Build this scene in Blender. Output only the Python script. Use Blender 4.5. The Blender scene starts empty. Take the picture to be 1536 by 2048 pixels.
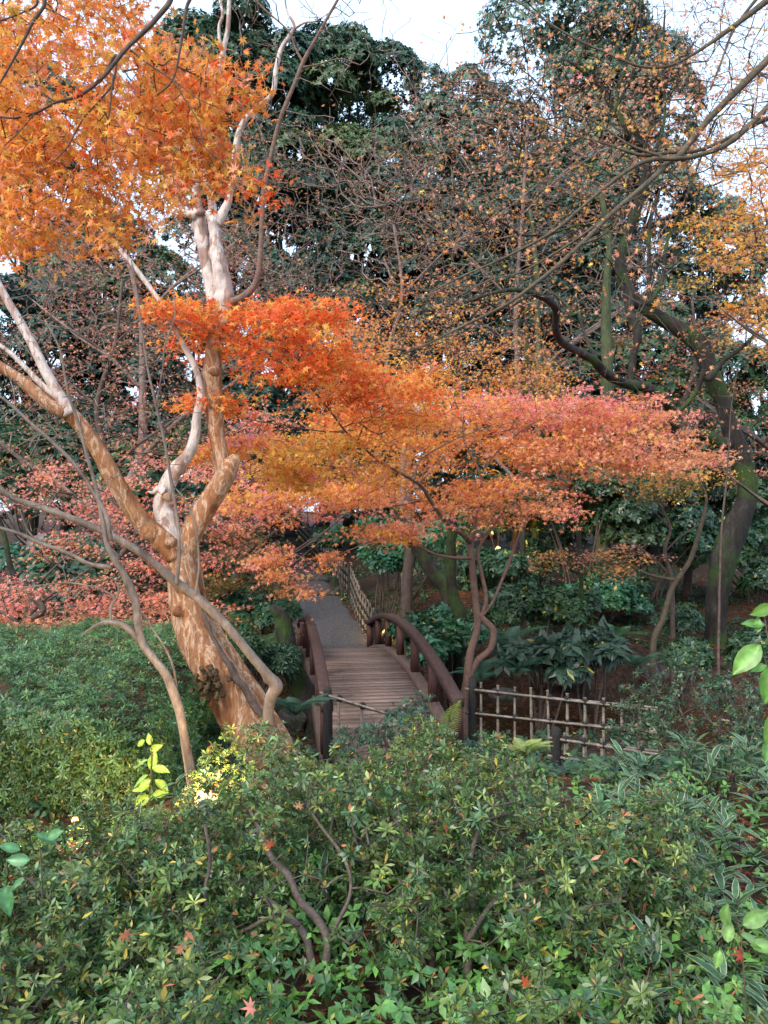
import bpy, math
import numpy as np
from mathutils import Vector

HAZE = 0
# ------------------------------------------------------------------ camera, world, sun, exposure
SC = bpy.context.scene
COL = SC.collection
F = 1547.0                                   # focal length in pixels of the 1536x2048 photograph
PITCH = math.atan(45.0 / F)
CAM = np.array([0.0, 0.0, 2.1])
cam_d = bpy.data.cameras.new("camera"); cam = bpy.data.objects.new("camera", cam_d); COL.objects.link(cam)
cam.location = CAM; cam.rotation_euler = (math.radians(90) + PITCH, 0, 0)
cam_d.sensor_fit = 'VERTICAL'; cam_d.sensor_height = 36; cam_d.lens = 36 * F / 2048
cam_d.clip_start = 0.05; cam_d.clip_end = 2000
SC.camera = cam
W = bpy.data.worlds.new("World"); SC.world = W; W.use_nodes = True
nt = W.node_tree; nt.nodes.clear()
sky = nt.nodes.new('ShaderNodeTexSky'); sky.sky_type = 'NISHITA'; sky.sun_disc = False
SUN_EL, SUN_ROT = math.radians(38), math.radians(215)
sky.sun_elevation = SUN_EL; sky.sun_rotation = SUN_ROT
sky.air_density = 1.0; sky.dust_density = 3.0; sky.ozone_density = 1.0
bg = nt.nodes.new('ShaderNodeBackground'); bg.inputs[1].default_value = 0.15
wo = nt.nodes.new('ShaderNodeOutputWorld')
mixs = nt.nodes.new('ShaderNodeMix'); mixs.data_type = 'RGBA'; mixs.inputs[0].default_value = .6     # overcast veil over the blue
mixs.inputs[7].default_value = (3.7, 4.85, 6.2, 1)
nt.links.new(sky.outputs[0], mixs.inputs[6]); nt.links.new(mixs.outputs[2], bg.inputs[0]); nt.links.new(bg.outputs[0], wo.inputs[0])
sd = bpy.data.lights.new("sun", 'SUN'); sd.energy = 1.2; sd.angle = math.radians(28); sd.color = (1.0, 0.965, 0.92)
so = bpy.data.objects.new("sun", sd); COL.objects.link(so)
dv = Vector((math.sin(SUN_ROT) * math.cos(SUN_EL), math.cos(SUN_ROT) * math.cos(SUN_EL), math.sin(SUN_EL)))
so.rotation_euler = dv.to_track_quat('Z', 'Y').to_euler(); so.location = (-5, -10, 20)
SC.view_settings.view_transform = 'Standard'; SC.view_settings.look = 'None'
SC.view_settings.gamma = 1.0; SC.view_settings.exposure = 1.45
SC.cycles.max_bounces = 7; SC.cycles.diffuse_bounces = 4; SC.cycles.transmission_bounces = 5; SC.cycles.glossy_bounces = 2

# ------------------------------------------------------------------ helpers
R = np.random.default_rng(7)
def A(*a): return np.array(a, dtype=float)
def P(px, py, d):
    """point seen at photo pixel (px,py) at depth d metres (world Y)"""
    x = (px - 768) / F; u = (1024 - py) / F
    ca, sa = math.cos(PITCH), math.sin(PITCH)
    v = A(x, ca - u * sa, sa + u * ca)
    return CAM + v * (d / v[1])
def norm(v): return v / np.maximum(np.linalg.norm(v, axis=-1, keepdims=True), 1e-9)
def sm(a, b, x):
    t = np.clip((x - a) / (b - a), 0, 1); return t * t * (3 - 2 * t)

def path_x(y): return np.interp(y, [-50, 8.2, 15.6, 20, 26, 32, 60, 400], [.1, .10, -.99, -1.72, -2.95, -4.3, -9, -9])
def gh(x, y):
    x = np.asarray(x, float); y = np.asarray(y, float)
    c = np.interp(y, [-50, 5, 8, 9.2, 10.2, 13.8, 15, 15.6, 20, 26, 32, 60, 400], [.5, .5, -.27, -.32, -1, -1, -.35, -.29, .5, 1.28, 2.25, 4, 6])
    r = np.interp(y, [-50, 5, 8, 9.2, 10, 12.4, 13.3, 18, 32, 60, 400], [.5, .5, -.27, -.32, -.85, -.85, .15, .8, 2.2, 4, 6])
    l = np.interp(y, [-50, 3.6, 4.6, 9.5, 10.4, 12.2, 13.2, 20, 32, 60, 400], [.5, .5, .12, .1, -.9, -.9, .45, 1.5, 2.5, 4, 6])
    pc = path_x(y); wr = sm(1.2, 2.8, x - pc); wl = sm(1.1, 2.4, pc - x)
    z = c * (1 - wr - wl) + r * wr + l * wl
    n = .04 * np.sin(1.7 * x + 1.1 * y) + .03 * np.sin(2.9 * x - 2.1 * y + 1) + .02 * np.sin(5.3 * x + 4.1 * y)
    near = np.maximum(1 - wr - wl, 0)
    return z + n * (1 - .8 * near)

class Acc:
    def __init__(s): s.V = []; s.L = []; s.S = []; s.C = []; s.n = 0; s.dc = A(.06, .06, .03)
    def add(s, V, faces, col=None):
        V = np.asarray(V, float).reshape(-1, 3); 
        if isinstance(faces, np.ndarray):
            s.L.append((faces + s.n).ravel()); s.S.append(np.full(len(faces), faces.shape[1], int))
        else:
            s.L.append(np.array([i for f in faces for i in f], int) + s.n); s.S.append(np.array([len(f) for f in faces], int))
        if col is None: col = s.dc
        s.C.append(np.broadcast_to(col, V.shape)); s.V.append(V); s.n += len(V)
    def box(s, c, size, ax=None):
        c = np.asarray(c, float); h = np.asarray(size, float) / 2
        if ax is None: ax = np.eye(3)
        v = np.array([[i, j, k] for i in (-1, 1) for j in (-1, 1) for k in (-1, 1)], float) * h
        s.add(c + v @ ax, np.array([[0, 1, 3, 2], [4, 6, 7, 5], [0, 4, 5, 1], [2, 3, 7, 6], [0, 2, 6, 4], [1, 5, 7, 3]]))
    def build(s, name, mat, parent=None, smooth=False, base=None):
        V = np.concatenate(s.V)
        if base is not None: V = V - base
        L = np.concatenate(s.L).astype(np.int32); S = np.concatenate(s.S).astype(np.int32)
        me = bpy.data.meshes.new(name)
        me.vertices.add(len(V)); me.vertices.foreach_set('co', V.astype(np.float32).ravel())
        me.loops.add(len(L)); me.loops.foreach_set('vertex_index', L)
        me.polygons.add(len(S)); me.polygons.foreach_set('loop_start', (np.cumsum(S) - S).astype(np.int32))
        me.polygons.foreach_set('loop_total', S)
        if smooth: me.polygons.foreach_set('use_smooth', np.ones(len(S), bool))
        at = me.attributes.new('col', 'FLOAT_COLOR', 'POINT')
        C4 = np.ones((len(V), 4), np.float32); C4[:, :3] = np.concatenate(s.C); at.data.foreach_set('color', C4.ravel())
        me.update(calc_edges=True)
        if mat: me.materials.append(mat)
        o = bpy.data.objects.new(name, me); COL.objects.link(o)
        if parent is not None: o.parent = parent
        return o

def tag(o, label=None, cat=None, group=None, kind=None):
    if label: o['label'] = label
    if cat: o['category'] = cat
    if group: o['group'] = group
    if kind: o['kind'] = kind
    return o
def empty(name, loc, label=None, cat=None, group=None):
    o = bpy.data.objects.new(name, None); COL.objects.link(o); o.location = [float(t) for t in loc]
    o.empty_display_size = .1
    return tag(o, label, cat, group)

# ------------------------------------------------------------------ materials
def nodes(name):
    m = bpy.data.materials.new(name); m.use_nodes = True; t = m.node_tree; t.nodes.clear()
    o = t.nodes.new('ShaderNodeOutputMaterial'); return m, t, o
def N(t, kind, **kw):
    n = t.nodes.new(kind)
    for k, v in kw.items():
        if k in n.inputs.keys(): n.inputs[k].default_value = v
        else: setattr(n, k, v)
    return n
def ramp(t, stops):
    r = t.nodes.new('ShaderNodeValToRGB'); e = r.color_ramp.elements
    e[0].position, e[0].color = stops[0][0], (*stops[0][1], 1); e[1].position, e[1].color = stops[1][0], (*stops[1][1], 1)
    for p, c in stops[2:]: x = e.new(p); x.color = (*c, 1)
    return r
def leaf_mat(name, trans=.35, rough=.5, spec=.3):
    m, t, o = nodes(name)
    a = N(t, 'ShaderNodeAttribute', attribute_name='col')
    p = N(t, 'ShaderNodeBsdfPrincipled', Roughness=rough); p.inputs['Specular IOR Level'].default_value = spec
    tr = N(t, 'ShaderNodeBsdfTranslucent'); mx = N(t, 'ShaderNodeMixShader'); mx.inputs[0].default_value = trans
    nz = N(t, 'ShaderNodeTexNoise', Scale=55, Detail=2); tc = N(t, 'ShaderNodeTexCoord'); t.links.new(tc.outputs['Object'], nz.inputs['Vector'])
    rp = ramp(t, [(.3, (.72, .70, .70)), (.7, (1.2, 1.22, 1.15))]); t.links.new(nz.outputs[0], rp.inputs[0])
    mu = N(t, 'ShaderNodeMix', data_type='RGBA', blend_type='MULTIPLY'); mu.inputs[0].default_value = 1
    t.links.new(a.outputs['Color'], mu.inputs[6]); t.links.new(rp.outputs[0], mu.inputs[7])
    t.links.new(mu.outputs[2], p.inputs['Base Color']); t.links.new(mu.outputs[2], tr.inputs[0])
    t.links.new(p.outputs[0], mx.inputs[1]); t.links.new(tr.outputs[0], mx.inputs[2]); t.links.new(mx.outputs[0], o.inputs[0])
    return m
M_MAPLE = leaf_mat('maple_leaf', .55, .5, .25)
M_GREEN = leaf_mat('azalea_leaf', .28, .36, .5)
M_DARK = leaf_mat('evergreen_leaf', .15, .45, .45)
def noise_mat(name, stops, scale=8, detail=8, rough=.8, stretch=(1, 1, 1), bump=.3, bscale=30, bdist=.01, moss=None, spec=.3, tint=False):
    m, t, o = nodes(name)
    tc = N(t, 'ShaderNodeTexCoord'); mp = N(t, 'ShaderNodeMapping'); mp.inputs['Scale'].default_value = stretch
    t.links.new(tc.outputs['Object'], mp.inputs[0])
    n1 = N(t, 'ShaderNodeTexNoise', Scale=scale, Detail=detail, Roughness=.65, Distortion=.6); t.links.new(mp.outputs[0], n1.inputs['Vector'])
    r = ramp(t, stops); t.links.new(n1.outputs[0], r.inputs[0])
    p = N(t, 'ShaderNodeBsdfPrincipled', Roughness=rough); p.inputs['Specular IOR Level'].default_value = spec
    c = r.outputs[0]
    if tint:
        at = N(t, 'ShaderNodeAttribute', attribute_name='col'); mu = N(t, 'ShaderNodeMix', data_type='RGBA', blend_type='MULTIPLY'); mu.inputs[0].default_value = 1
        t.links.new(c, mu.inputs[6]); t.links.new(at.outputs['Color'], mu.inputs[7]); c = mu.outputs[2]
    if moss:
        n2 = N(t, 'ShaderNodeTexNoise', Scale=moss[1], Detail=6); t.links.new(tc.outputs['Object'], n2.inputs['Vector'])
        r2 = ramp(t, [(moss[2], (0, 0, 0)), (moss[2] + .12, (1, 1, 1))]); t.links.new(n2.outputs[0], r2.inputs[0])
        mx = N(t, 'ShaderNodeMix', data_type='RGBA'); t.links.new(r2.outputs[0], mx.inputs[0]); t.links.new(c, mx.inputs[6]); mx.inputs[7].default_value = (*moss[0], 1); c = mx.outputs[2]
    nf = N(t, 'ShaderNodeTexNoise', Scale=scale * 5.3, Detail=6, Roughness=.7); t.links.new(mp.outputs[0], nf.inputs['Vector'])
    rf_ = ramp(t, [(.32, (.62, .60, .58)), (.66, (1.22, 1.22, 1.2))]); t.links.new(nf.outputs[0], rf_.inputs[0])
    mf = N(t, 'ShaderNodeMix', data_type='RGBA', blend_type='MULTIPLY'); mf.inputs[0].default_value = 1
    t.links.new(c, mf.inputs[6]); t.links.new(rf_.outputs[0], mf.inputs[7]); c = mf.outputs[2]
    t.links.new(c, p.inputs['Base Color'])
    n3 = N(t, 'ShaderNodeTexNoise', Scale=bscale, Detail=8, Roughness=.7); t.links.new(mp.outputs[0], n3.inputs['Vector'])
    b = N(t, 'ShaderNodeBump', Strength=bump, Distance=bdist); t.links.new(n3.outputs[0], b.inputs['Height']); t.links.new(b.outputs[0], p.inputs['Normal'])
    t.links.new(p.outputs[0], o.inputs[0]); return m
M_TWIG = noise_mat('grey_twig', [(.3, (.13, .085, .07)), (.7, (.28, .205, .18))], 20, bump=.2)
M_TWIGDARK = noise_mat('dark_maple_bark', [(.3, (.05, .035, .03)), (.7, (.13, .09, .07))], 14, bump=.3)
M_MAPBARK = noise_mat('brown_maple_bark', [(.3, (.10, .055, .04)), (.7, (.2, .12, .09))], 14, bump=.3)
M_OLIVE = noise_mat('olive_twig', [(.3, (.05, .038, .025)), (.7, (.13, .10, .065))], 14, bump=.3)
M_CRAPE = noise_mat('peeling_bark', [(.30, (.12, .045, .018)), (.40, (.24, .095, .038)), (.50, (.36, .165, .075)), (.515, (.50, .34, .23)), (.55, (.43, .27, .17)), (.565, (.31, .14, .065)), (.65, (.34, .17, .085)), (.665, (.50, .36, .26)), (.75, (.36, .2, .12))], 6.5, 4, .6, (1, 1, .33), .9, 20, .03, spec=.25)
M_CRAPEDAYLIT = noise_mat('daylit_pale_bark', [(.30, (.22, .12, .09)), (.43, (.32, .21, .17)), (.45, (.50, .42, .38)), (.58, (.46, .37, .33)), (.60, (.30, .18, .14)), (.75, (.34, .24, .2))], 6, 6, .6, (1, 1, .4), .4, 30, .012)  # paler copy of the peeling bark, daylight above the lamp glow put into colour
M_SUCKER = noise_mat('grey_smooth_bark', [(.3, (.09, .062, .05)), (.5, (.17, .13, .105)), (.7, (.27, .21, .17))], 7, 6, .55, (1, 1, .5), .3, 30, .008)
M_MOSS = noise_mat('mossy_bark', [(.3, (.010, .008, .007)), (.55, (.030, .024, .020)), (.75, (.085, .075, .066))], 7, 10, .85, (1, 1, .45), .9, 16, .04, moss=((.034, .062, .012), 1.9, .49))
M_DARKBARK = noise_mat('dark_bark', [(.3, (.018, .015, .013)), (.6, (.05, .042, .036)), (.8, (.1, .085, .07))], 7, 8, .85, (1, 1, .5), .8, 18, .03)
M_PALEBARK = noise_mat('pale_green_bark', [(.3, (.03, .045, .018)), (.6, (.075, .09, .04)), (.8, (.14, .13, .09))], 4, 8, .8, (1, 1, .4), .5, 18, .02)

# ------------------------------------------------------------------ leaf templates: (verts, quads, leaf id per vertex)
def maple_t(lobes, notch=.30, cup=.12):
    V = [A(0, 0, 0)]; Q = []
    span = math.radians(270 if lobes >= 5 else 200); a0 = math.pi / 2 - span / 2
    L = {7: [.5, .75, .95, 1, .95, .75, .5], 5: [.65, .92, 1, .92, .65], 3: [.85, 1, .85]}[lobes]
    st = span / (lobes - 1)
    for i in range(lobes + 1):
        a = a0 + (i - .5) * st; k = notch if 0 < i < lobes else notch * .5
        V.append(A(math.cos(a) * k, math.sin(a) * k, 0.03))
    for i in range(lobes):
        a = a0 + i * st; V.append(A(math.cos(a) * L[i], math.sin(a) * L[i], -cup * L[i]))
        Q.append([0, 1 + i, 2 + lobes + i, 2 + i])
    V = np.array(V); V[:, 1] -= .1
    return V, np.array(Q), np.zeros(len(V), int)
MAP7, MAP5, MAP3 = maple_t(7), maple_t(5), maple_t(3, .5)
def blade(w, fold=.06, droop=.1):
    return np.array([[0, 0, 0], [w, .45, 0], [0, 1, -droop], [-w, .45, 0], [0, .5, -fold]], float), np.array([[0, 1, 2, 4], [0, 4, 2, 3]])
def blade7(w, fold=.06, droop=.1):
    return np.array([[0, 0, 0], [w * .55, .3, -.01], [w, .66, -droop * .35], [0, 1, -droop], [-w, .66, -droop * .35], [-w * .55, .3, -.01], [0, .5, -fold]], float), np.array([[0, 1, 2, 6], [0, 6, 4, 5], [6, 2, 3, 4]])
def rosette(n, w=.17, up=(.2, 1.0), seed=0, lmin=.65, stem=.0, fold=.06, droop=.1, hi=False):
    r = np.random.default_rng(seed); V = []; Q = []; I = []
    b, q = (blade7 if hi else blade)(w, fold, droop)
    for i in range(n):
        a = i * 2.4 + r.uniform(-.45, .45); e = r.uniform(*up); s = r.uniform(lmin, 1)
        v = b * s * A(r.uniform(.8, 1.2), 1, r.uniform(.3, 2.2))
        ce, se = math.cos(e), math.sin(e)
        v = np.c_[v[:, 0], v[:, 1] * ce - v[:, 2] * se, v[:, 1] * se + v[:, 2] * ce]
        ca, sa = math.cos(a), math.sin(a)
        v = np.c_[v[:, 0] * ca - v[:, 1] * sa, v[:, 0] * sa + v[:, 1] * ca, v[:, 2] + stem * r.uniform(-1, 0)]
        V.append(v); Q.append(q + len(b) * i); I.append(np.full(len(b), i))
    return np.concatenate(V), np.concatenate(Q), np.concatenate(I)
ROS7, ROS7b, ROS5 = rosette(8, .15, (-.1, 1.0), 1, .5, .12, droop=.12, hi=True), rosette(6, .17, (-.5, 1.1), 2, .45, .35, droop=.15, hi=True), rosette(5, .26, (-.3, .9), 3)
BROAD = rosette(6, .24, (-.45, .5), 5, .6, .4, droop=.22)
BIGLEAF = rosette(7, .2, (-.35, .4), 6, .7, .15, droop=.25)
def single(w=.3, fold=.08, droop=.15):
    v, q = blade(w, fold, droop); return v, q, np.zeros(5, int)
LEAF1 = single(.28)
def fern_t(n=21):
    V = []; Q = []; I = []
    for i in range(n):
        t = (i + 1) / (n + 1); y = t; z = .35 * t - .55 * t * t
        ln = .30 * math.sin(math.pi * min(1, .25 + t * .78)) + .03
        for s in (-1, 1):
            k = len(V)
            V += [A(0, y - .015, z), A(s * ln * .6, y + .022, z - .02), A(s * ln, y + .085, z - .07), A(s * ln * .55, y + .052, z - .03), A(0, y + .013, z)]
            Q.append([k, k + 1, k + 3, k + 4]); Q.append([k + 1, k + 2, k + 3, k + 3])
    V = np.array(V); 
    Q = [q if len(set(q)) == 4 else [q[0], q[1], q[2]] for q in Q]
    Q4 = np.array([q for q in Q if len(q) == 4]); Q3 = np.array([q for q in Q if len(q) == 3])
    Q3 = np.c_[Q3, Q3[:, 2]] if False else Q3
    return V, (Q4, Q3), np.zeros(len(V), int)
FERN = fern_t()

def place(acc, T, pos, nrm, scale, col, yaw=None, jit=.18, alt=None, altp=0., rng=R):
    """put template T at every pos with normal nrm"""
    V, Q, I = T; n = len(pos)
    if n == 0: return
    nrm = norm(nrm); yaw = rng.uniform(0, 2 * math.pi, n) if yaw is None else yaw
    ref = np.where(np.abs(nrm[:, 2:3]) > .95, A(1, 0, 0)[None], A(0, 0, 1)[None])
    u = norm(np.cross(ref, nrm)); v = np.cross(nrm, u)
    c, s = np.cos(yaw)[:, None], np.sin(yaw)[:, None]
    u, v = u * c + v * s, -u * s + v * c
    scale = np.broadcast_to(scale, (n,))[:, None, None]
    X = pos[:, None] + scale * (V[None, :, 0:1] * u[:, None] + V[None, :, 1:2] * v[:, None] + V[None, :, 2:3] * nrm[:, None])
    col = np.broadcast_to(col, (n, 3)); nl = I.max() + 1
    J = 1 + rng.normal(0, jit, (n, nl, 1)); J = np.clip(J, .45, 1.7)
    CL = col[:, None] * J
    if altp > 0:
        mk = rng.random((n, nl)) < altp; alts = np.array(alt); pick = alts[rng.integers(0, len(alts), (n, nl))]
        CL = np.where(mk[..., None], pick * J, CL)
    C = np.clip(CL[:, I], 0, 1)
    nv = len(V)
    def fc(q): return (q[None] + (np.arange(n) * nv)[:, None, None]).reshape(-1, q.shape[1])
    if isinstance(Q, tuple):
        acc.add(X.reshape(-1, 3), fc(Q[0]), C.reshape(-1, 3))
        acc.L.append((fc(Q[1]) + acc.n - n * nv).ravel()); acc.S.append(np.full(n * len(Q[1]), 3, int))
    else: acc.add(X.reshape(-1, 3), fc(Q), C.reshape(-1, 3))

# ------------------------------------------------------------------ limbs, twigs
def catmull(p, k):
    p = np.asarray(p, float)
    if len(p) < 3:
        t = np.linspace(0, 1, k + 1)[:, None]; return p[0] * (1 - t) + p[-1] * t
    q = np.vstack([2 * p[0] - p[1], p, 2 * p[-1] - p[-2]]); out = []
    for i in range(1, len(q) - 2):
        t = np.linspace(0, 1, k, endpoint=False)[:, None]
        out.append(.5 * (2 * q[i] + (-q[i - 1] + q[i + 1]) * t + (2 * q[i - 1] - 5 * q[i] + 4 * q[i + 1] - q[i + 2]) * t ** 2 + (-q[i - 1] + 3 * q[i] - 3 * q[i + 1] + q[i + 2]) * t ** 3))
    out.append(p[-1:]); return np.concatenate(out)
def tube(acc, pts, rad, sides=8, rough=0., k=6, wob=0., knots=0, taper=True, rng=R):
    """smooth round limb through pts; returns resampled centre line and radii"""
    q = catmull(np.c_[np.asarray(pts, float), np.asarray(rad, float)], k); c, r = q[:, :3], np.maximum(q[:, 3], .0008)
    if wob: c = c + np.cumsum(rng.normal(0, 1, c.shape), 0) * 0 + wob * r[:, None] * rng.normal(0, 1, c.shape)
    n = len(c); T = norm(np.gradient(c, axis=0))
    u = np.cross(T[0], A(.3, 1, .2)); u /= np.linalg.norm(u); U = [u]
    for i in range(1, n):
        u = u - T[i] * np.dot(u, T[i]); u /= np.linalg.norm(u); U.append(u)
    U = np.array(U); Vv = np.cross(T, U)
    a = np.linspace(0, 2 * math.pi, sides, endpoint=False)
    m = np.ones((n, sides)); s = np.r_[0, np.cumsum(np.linalg.norm(np.diff(c, axis=0), axis=1))]
    if rough:
        for kk in range(7):
            m += rough * .45 * np.sin(a[None] * rng.integers(1, 5) + s[:, None] * rng.uniform(1, 9) / (8 * r.mean() + .05) + rng.uniform(0, 6.28)) * rng.uniform(.4, 1)
        m += rng.normal(0, rough * .18, m.shape)
    for kk in range(knots):
        i0 = rng.integers(1, n - 1); a0 = rng.uniform(0, 6.28); hgt = rng.uniform(.25, .6)
        m += hgt * np.exp(-((s[:, None] - s[i0]) / (.55 * r[i0])) ** 2 - (np.angle(np.exp(1j * (a[None] - a0))) / .45) ** 2)
    X = c[:, None] + (r[:, None] * m)[..., None] * (U[:, None] * np.cos(a)[None, :, None] + Vv[:, None] * np.sin(a)[None, :, None])
    i = np.arange(n - 1)[:, None] * sides; j = np.arange(sides)[None]; jn = (j + 1) % sides
    Q = np.stack([i + j, i + jn, i + sides + jn, i + sides + j], -1).reshape(-1, 4)
    X = np.concatenate([X.reshape(-1, 3), c[:1] - T[:1] * r[0] * .3, c[-1:] + T[-1:] * r[-1] * .6])
    acc.add(X, Q)
    base = acc.n - len(X); e = (n - 1) * sides
    cap = np.array([[sides * n, (t + 1) % sides, t] for t in range(sides)] + [[sides * n + 1, e + t, e + (t + 1) % sides] for t in range(sides)])
    acc.L.append((cap + base).ravel()); acc.S.append(np.full(len(cap), 3, int))
    return c, r
WS = 1.0
def limb(acc, pts, sides=8, rough=.06, k=6, knots=0, wob=0., off=None):
    """pts: (px, py, depth, width in photo pixels)"""
    C = [P(a, b, d) for a, b, d, w in pts]; Rr = [w / 2 * d / F * WS for a, b, d, w in pts]
    if off is not None: C = [c - off for c in C]
    return tube(acc, C, Rr, sides, rough, k, knots=knots, wob=wob)

def grow(acc, seeds, targets, step=.12, tip=.0015, expo=.45, jit=.10, bow=.10, sides=4, maxr=None, sag=0., rng=R, upbias=0.):
    """twigs from the limbs (seeds: list of (centre line, radii)) to every target"""
    S = np.concatenate([s[0] for s in seeds]); SR = np.concatenate([s[1] for s in seeds])
    ns = len(S); T = np.asarray(targets, float)
    dm = np.full(len(T), 1e9)
    for i in range(0, ns, 200): dm = np.minimum(dm, np.linalg.norm(T[:, None] - S[None, i:i + 200], axis=2).min(1))
    order = np.argsort(dm * rng.uniform(.75, 1.25, len(T)))
    cap = ns + int(np.sum(dm / step + 3)) + len(T) * 4
    pos = np.zeros((cap, 3), np.float64); pos[:ns] = S; par = np.full(cap, -1); n = ns; dirs = np.zeros((cap, 3)); tips = []
    for ti in order:
        t = T[ti]; d = pos[:n] - t; dist = np.sqrt((d * d).sum(1)) + upbias * np.maximum(d[:, 2], 0)
        p = int(np.argmin(dist)); L = float(np.linalg.norm(pos[p] - t)); k = max(1, int(round(L / step)))
        if n + k >= cap: break
        a = pos[p]; dd = dirs[p] * L * bow; tt = (np.arange(1, k + 1) / k)[:, None]
        q = a * (1 - tt) + t * tt + dd * (tt * (1 - tt) ** 2) * 4
        q[:-1] += rng.normal(0, jit * step, (k - 1, 3)); q[:, 2] -= sag * L * (tt[:, 0] * (1 - tt[:, 0])) * 4
        pos[n:n + k] = q; par[n] = p; par[n + 1:n + k] = np.arange(n, n + k - 1)
        prev = np.vstack([a, q[:-1]]); dirs[n:n + k] = norm(q - prev); tips.append(n + k - 1); n += k
    cnt = np.zeros(n); cnt[tips] = 1
    for i in range(n - 1, ns - 1, -1):
        if par[i] >= ns: cnt[par[i]] += cnt[i]
    rad = tip * np.maximum(cnt, 1) ** expo
    lim = np.full(n, 1e9)
    for i in range(ns, n):
        p = par[i]; lim[i] = SR[p] * .75 if p < ns else lim[p]
    rad = np.maximum(np.minimum(rad, lim), tip * .8)
    main = {}
    for i in range(ns, n):
        p = par[i]
        if p >= ns and (p not in main or cnt[i] > cnt[main[p]]): main[p] = i
    idx = np.arange(ns, n); m = len(idx); D = dirs[idx]
    def ring(c, D, r):
        ref = np.where(np.abs(D[:, 2:3]) > .9, A(1, 0, 0)[None], A(0, 0, 1)[None]); u = norm(np.cross(ref, D)); v = np.cross(D, u)
        a = np.linspace(0, 2 * math.pi, sides, endpoint=False)
        return c[:, None] + r[:, None, None] * (u[:, None] * np.cos(a)[None, :, None] + v[:, None] * np.sin(a)[None, :, None])
    Rg = ring(pos[idx], D, rad[idx])
    ismain = np.array([par[i] >= ns and main[par[i]] == i for i in idx])
    ex = np.where(~ismain)[0]; Re = ring(pos[par[idx[ex]]], D[ex], rad[idx[ex]])
    ringB = np.arange(m); ringA = np.where(ismain, par[idx] - ns, 0); ringA[ex] = m + np.arange(len(ex))
    j = np.arange(sides)[None]; jn = (j + 1) % sides
    a, b = ringA[:, None] * sides, ringB[:, None] * sides
    acc.add(np.concatenate([Rg, Re]).reshape(-1, 3), np.stack([a + j, a + jn, b + jn, b + j], -1).reshape(-1, 4))
    tp = np.array(tips); return pos[tp], dirs[tp]

def rnd_unit(n, rng=R): return norm(rng.normal(0, 1, (n, 3)))
def clusters(regs, rng=R):
    """regs: (px0,px1,py0,py1,d0,d1,nclusters,radius,thickness,targets per cluster) -> targets"""
    out = []
    for (x0, x1, y0, y1, d0, d1, nc, rr, th, k) in regs:
        for i in range(nc):
            c = P(rng.uniform(x0, x1), rng.uniform(y0, y1), rng.uniform(d0, d1))
            r = rr * rng.uniform(.55, 1.35); a = rng.uniform(0, 6.28, k); q = rng.random(k) ** .7 * r * 1.15
            tilt = rng.normal(0, .14, 2); th0 = rng.uniform(0, 3.14); el = rng.uniform(.45, .8)
            X = np.c_[np.cos(a) * q * 1.25, np.sin(a) * q * el] @ np.array([[math.cos(th0), math.sin(th0)], [-math.sin(th0), math.cos(th0)]])
            z = rng.normal(0, th, k) - .32 * q * q / max(r, .1) + X @ tilt
            out.append(c + np.c_[X, z])
    return np.concatenate(out)
def pick(pal, n, rng=R, jitter=.1):
    pal = np.array(pal, float); i = rng.integers(0, len(pal), n); j = rng.integers(0, len(pal), n); t = rng.random((n, 1)) * .5
    return (pal[i] * (1 - t) + pal[j] * t) * (1 + rng.normal(0, jitter, (n, 1)))
def maple(name, label, base, limbs, regs, bark, leafn, lsize, tilt, palf, T=MAP5, spread=.12, cat='tree', group=None, step=.14, tip=.0016, sag=.05, lmat=None, flat=.35, rough=.08, sides=8, extra=None, seed=0, jit=.14, zsq=.3, expo=.42, off=None, crownname='crown', upb=.15):
    """a tree: limbs given, twigs grown to leaf sprays; palf(points)->colours"""
    rng = np.random.default_rng(seed + 100)
    root = empty(name, base, label, cat, group)
    g0 = float(gh(base[0], base[1])); f_ = limbs[0][0]; p0 = P(*f_[:3])      # root flare down into the soil
    if p0[2] > g0 - .1:
        q0 = A(p0[0], p0[1], g0 - .15); xx, yy = px_of(q0[None]); limbs = [[(float(xx[0]), float(yy[0]), f_[2], f_[3] * 1.25)] + limbs[0]] + limbs[1:]
    acc = Acc(); seeds = [limb(acc, l, sides=sides if l[0][3] * l[0][2] / F > .03 else 6, rough=rough) for l in limbs]
    crown = Acc()
    for rg in (regs if isinstance(regs[0], list) else [regs]):
        tg = clusters(rg, rng)
        tips, dirs = grow(acc, seeds, tg, step, tip, expo, sag=sag, rng=rng, upbias=upb, jit=.07)
        if leafn > 0:
            n = int(len(tips) * leafn); k = rng.integers(0, len(tips), n)
            off_ = rng.normal(0, spread, (n, 3)); off_[:, 2] *= zsq
            p = tips[k] + off_; nr = norm(A(0, 0, 1)[None] * (1 - flat) + rnd_unit(n, rng) * tilt + A(0, -.25, 0)[None] * (1 if tilt > .6 else .3))
            place(crown, T, p, nr, rng.uniform(.6, 1.15, n) * lsize, palf(tips, len(tips), rng)[k], jit=jit, rng=rng)
    acc.build('trunk', bark, root, True, A(*root.location))
    if leafn > 0: crown.build(crownname, lmat or M_MAPLE, root, False, A(*root.location))
    return root
def px_of(p):
    """photo pixel of world points (only used to choose leaf colours by region of a crown)"""
    ca, sa = math.cos(PITCH), math.sin(PITCH); q = p - CAM
    dep = q[:, 1] * ca + q[:, 2] * sa; up = -q[:, 1] * sa + q[:, 2] * ca
    return 768 + F * q[:, 0] / dep, 1024 - F * up / dep

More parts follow.
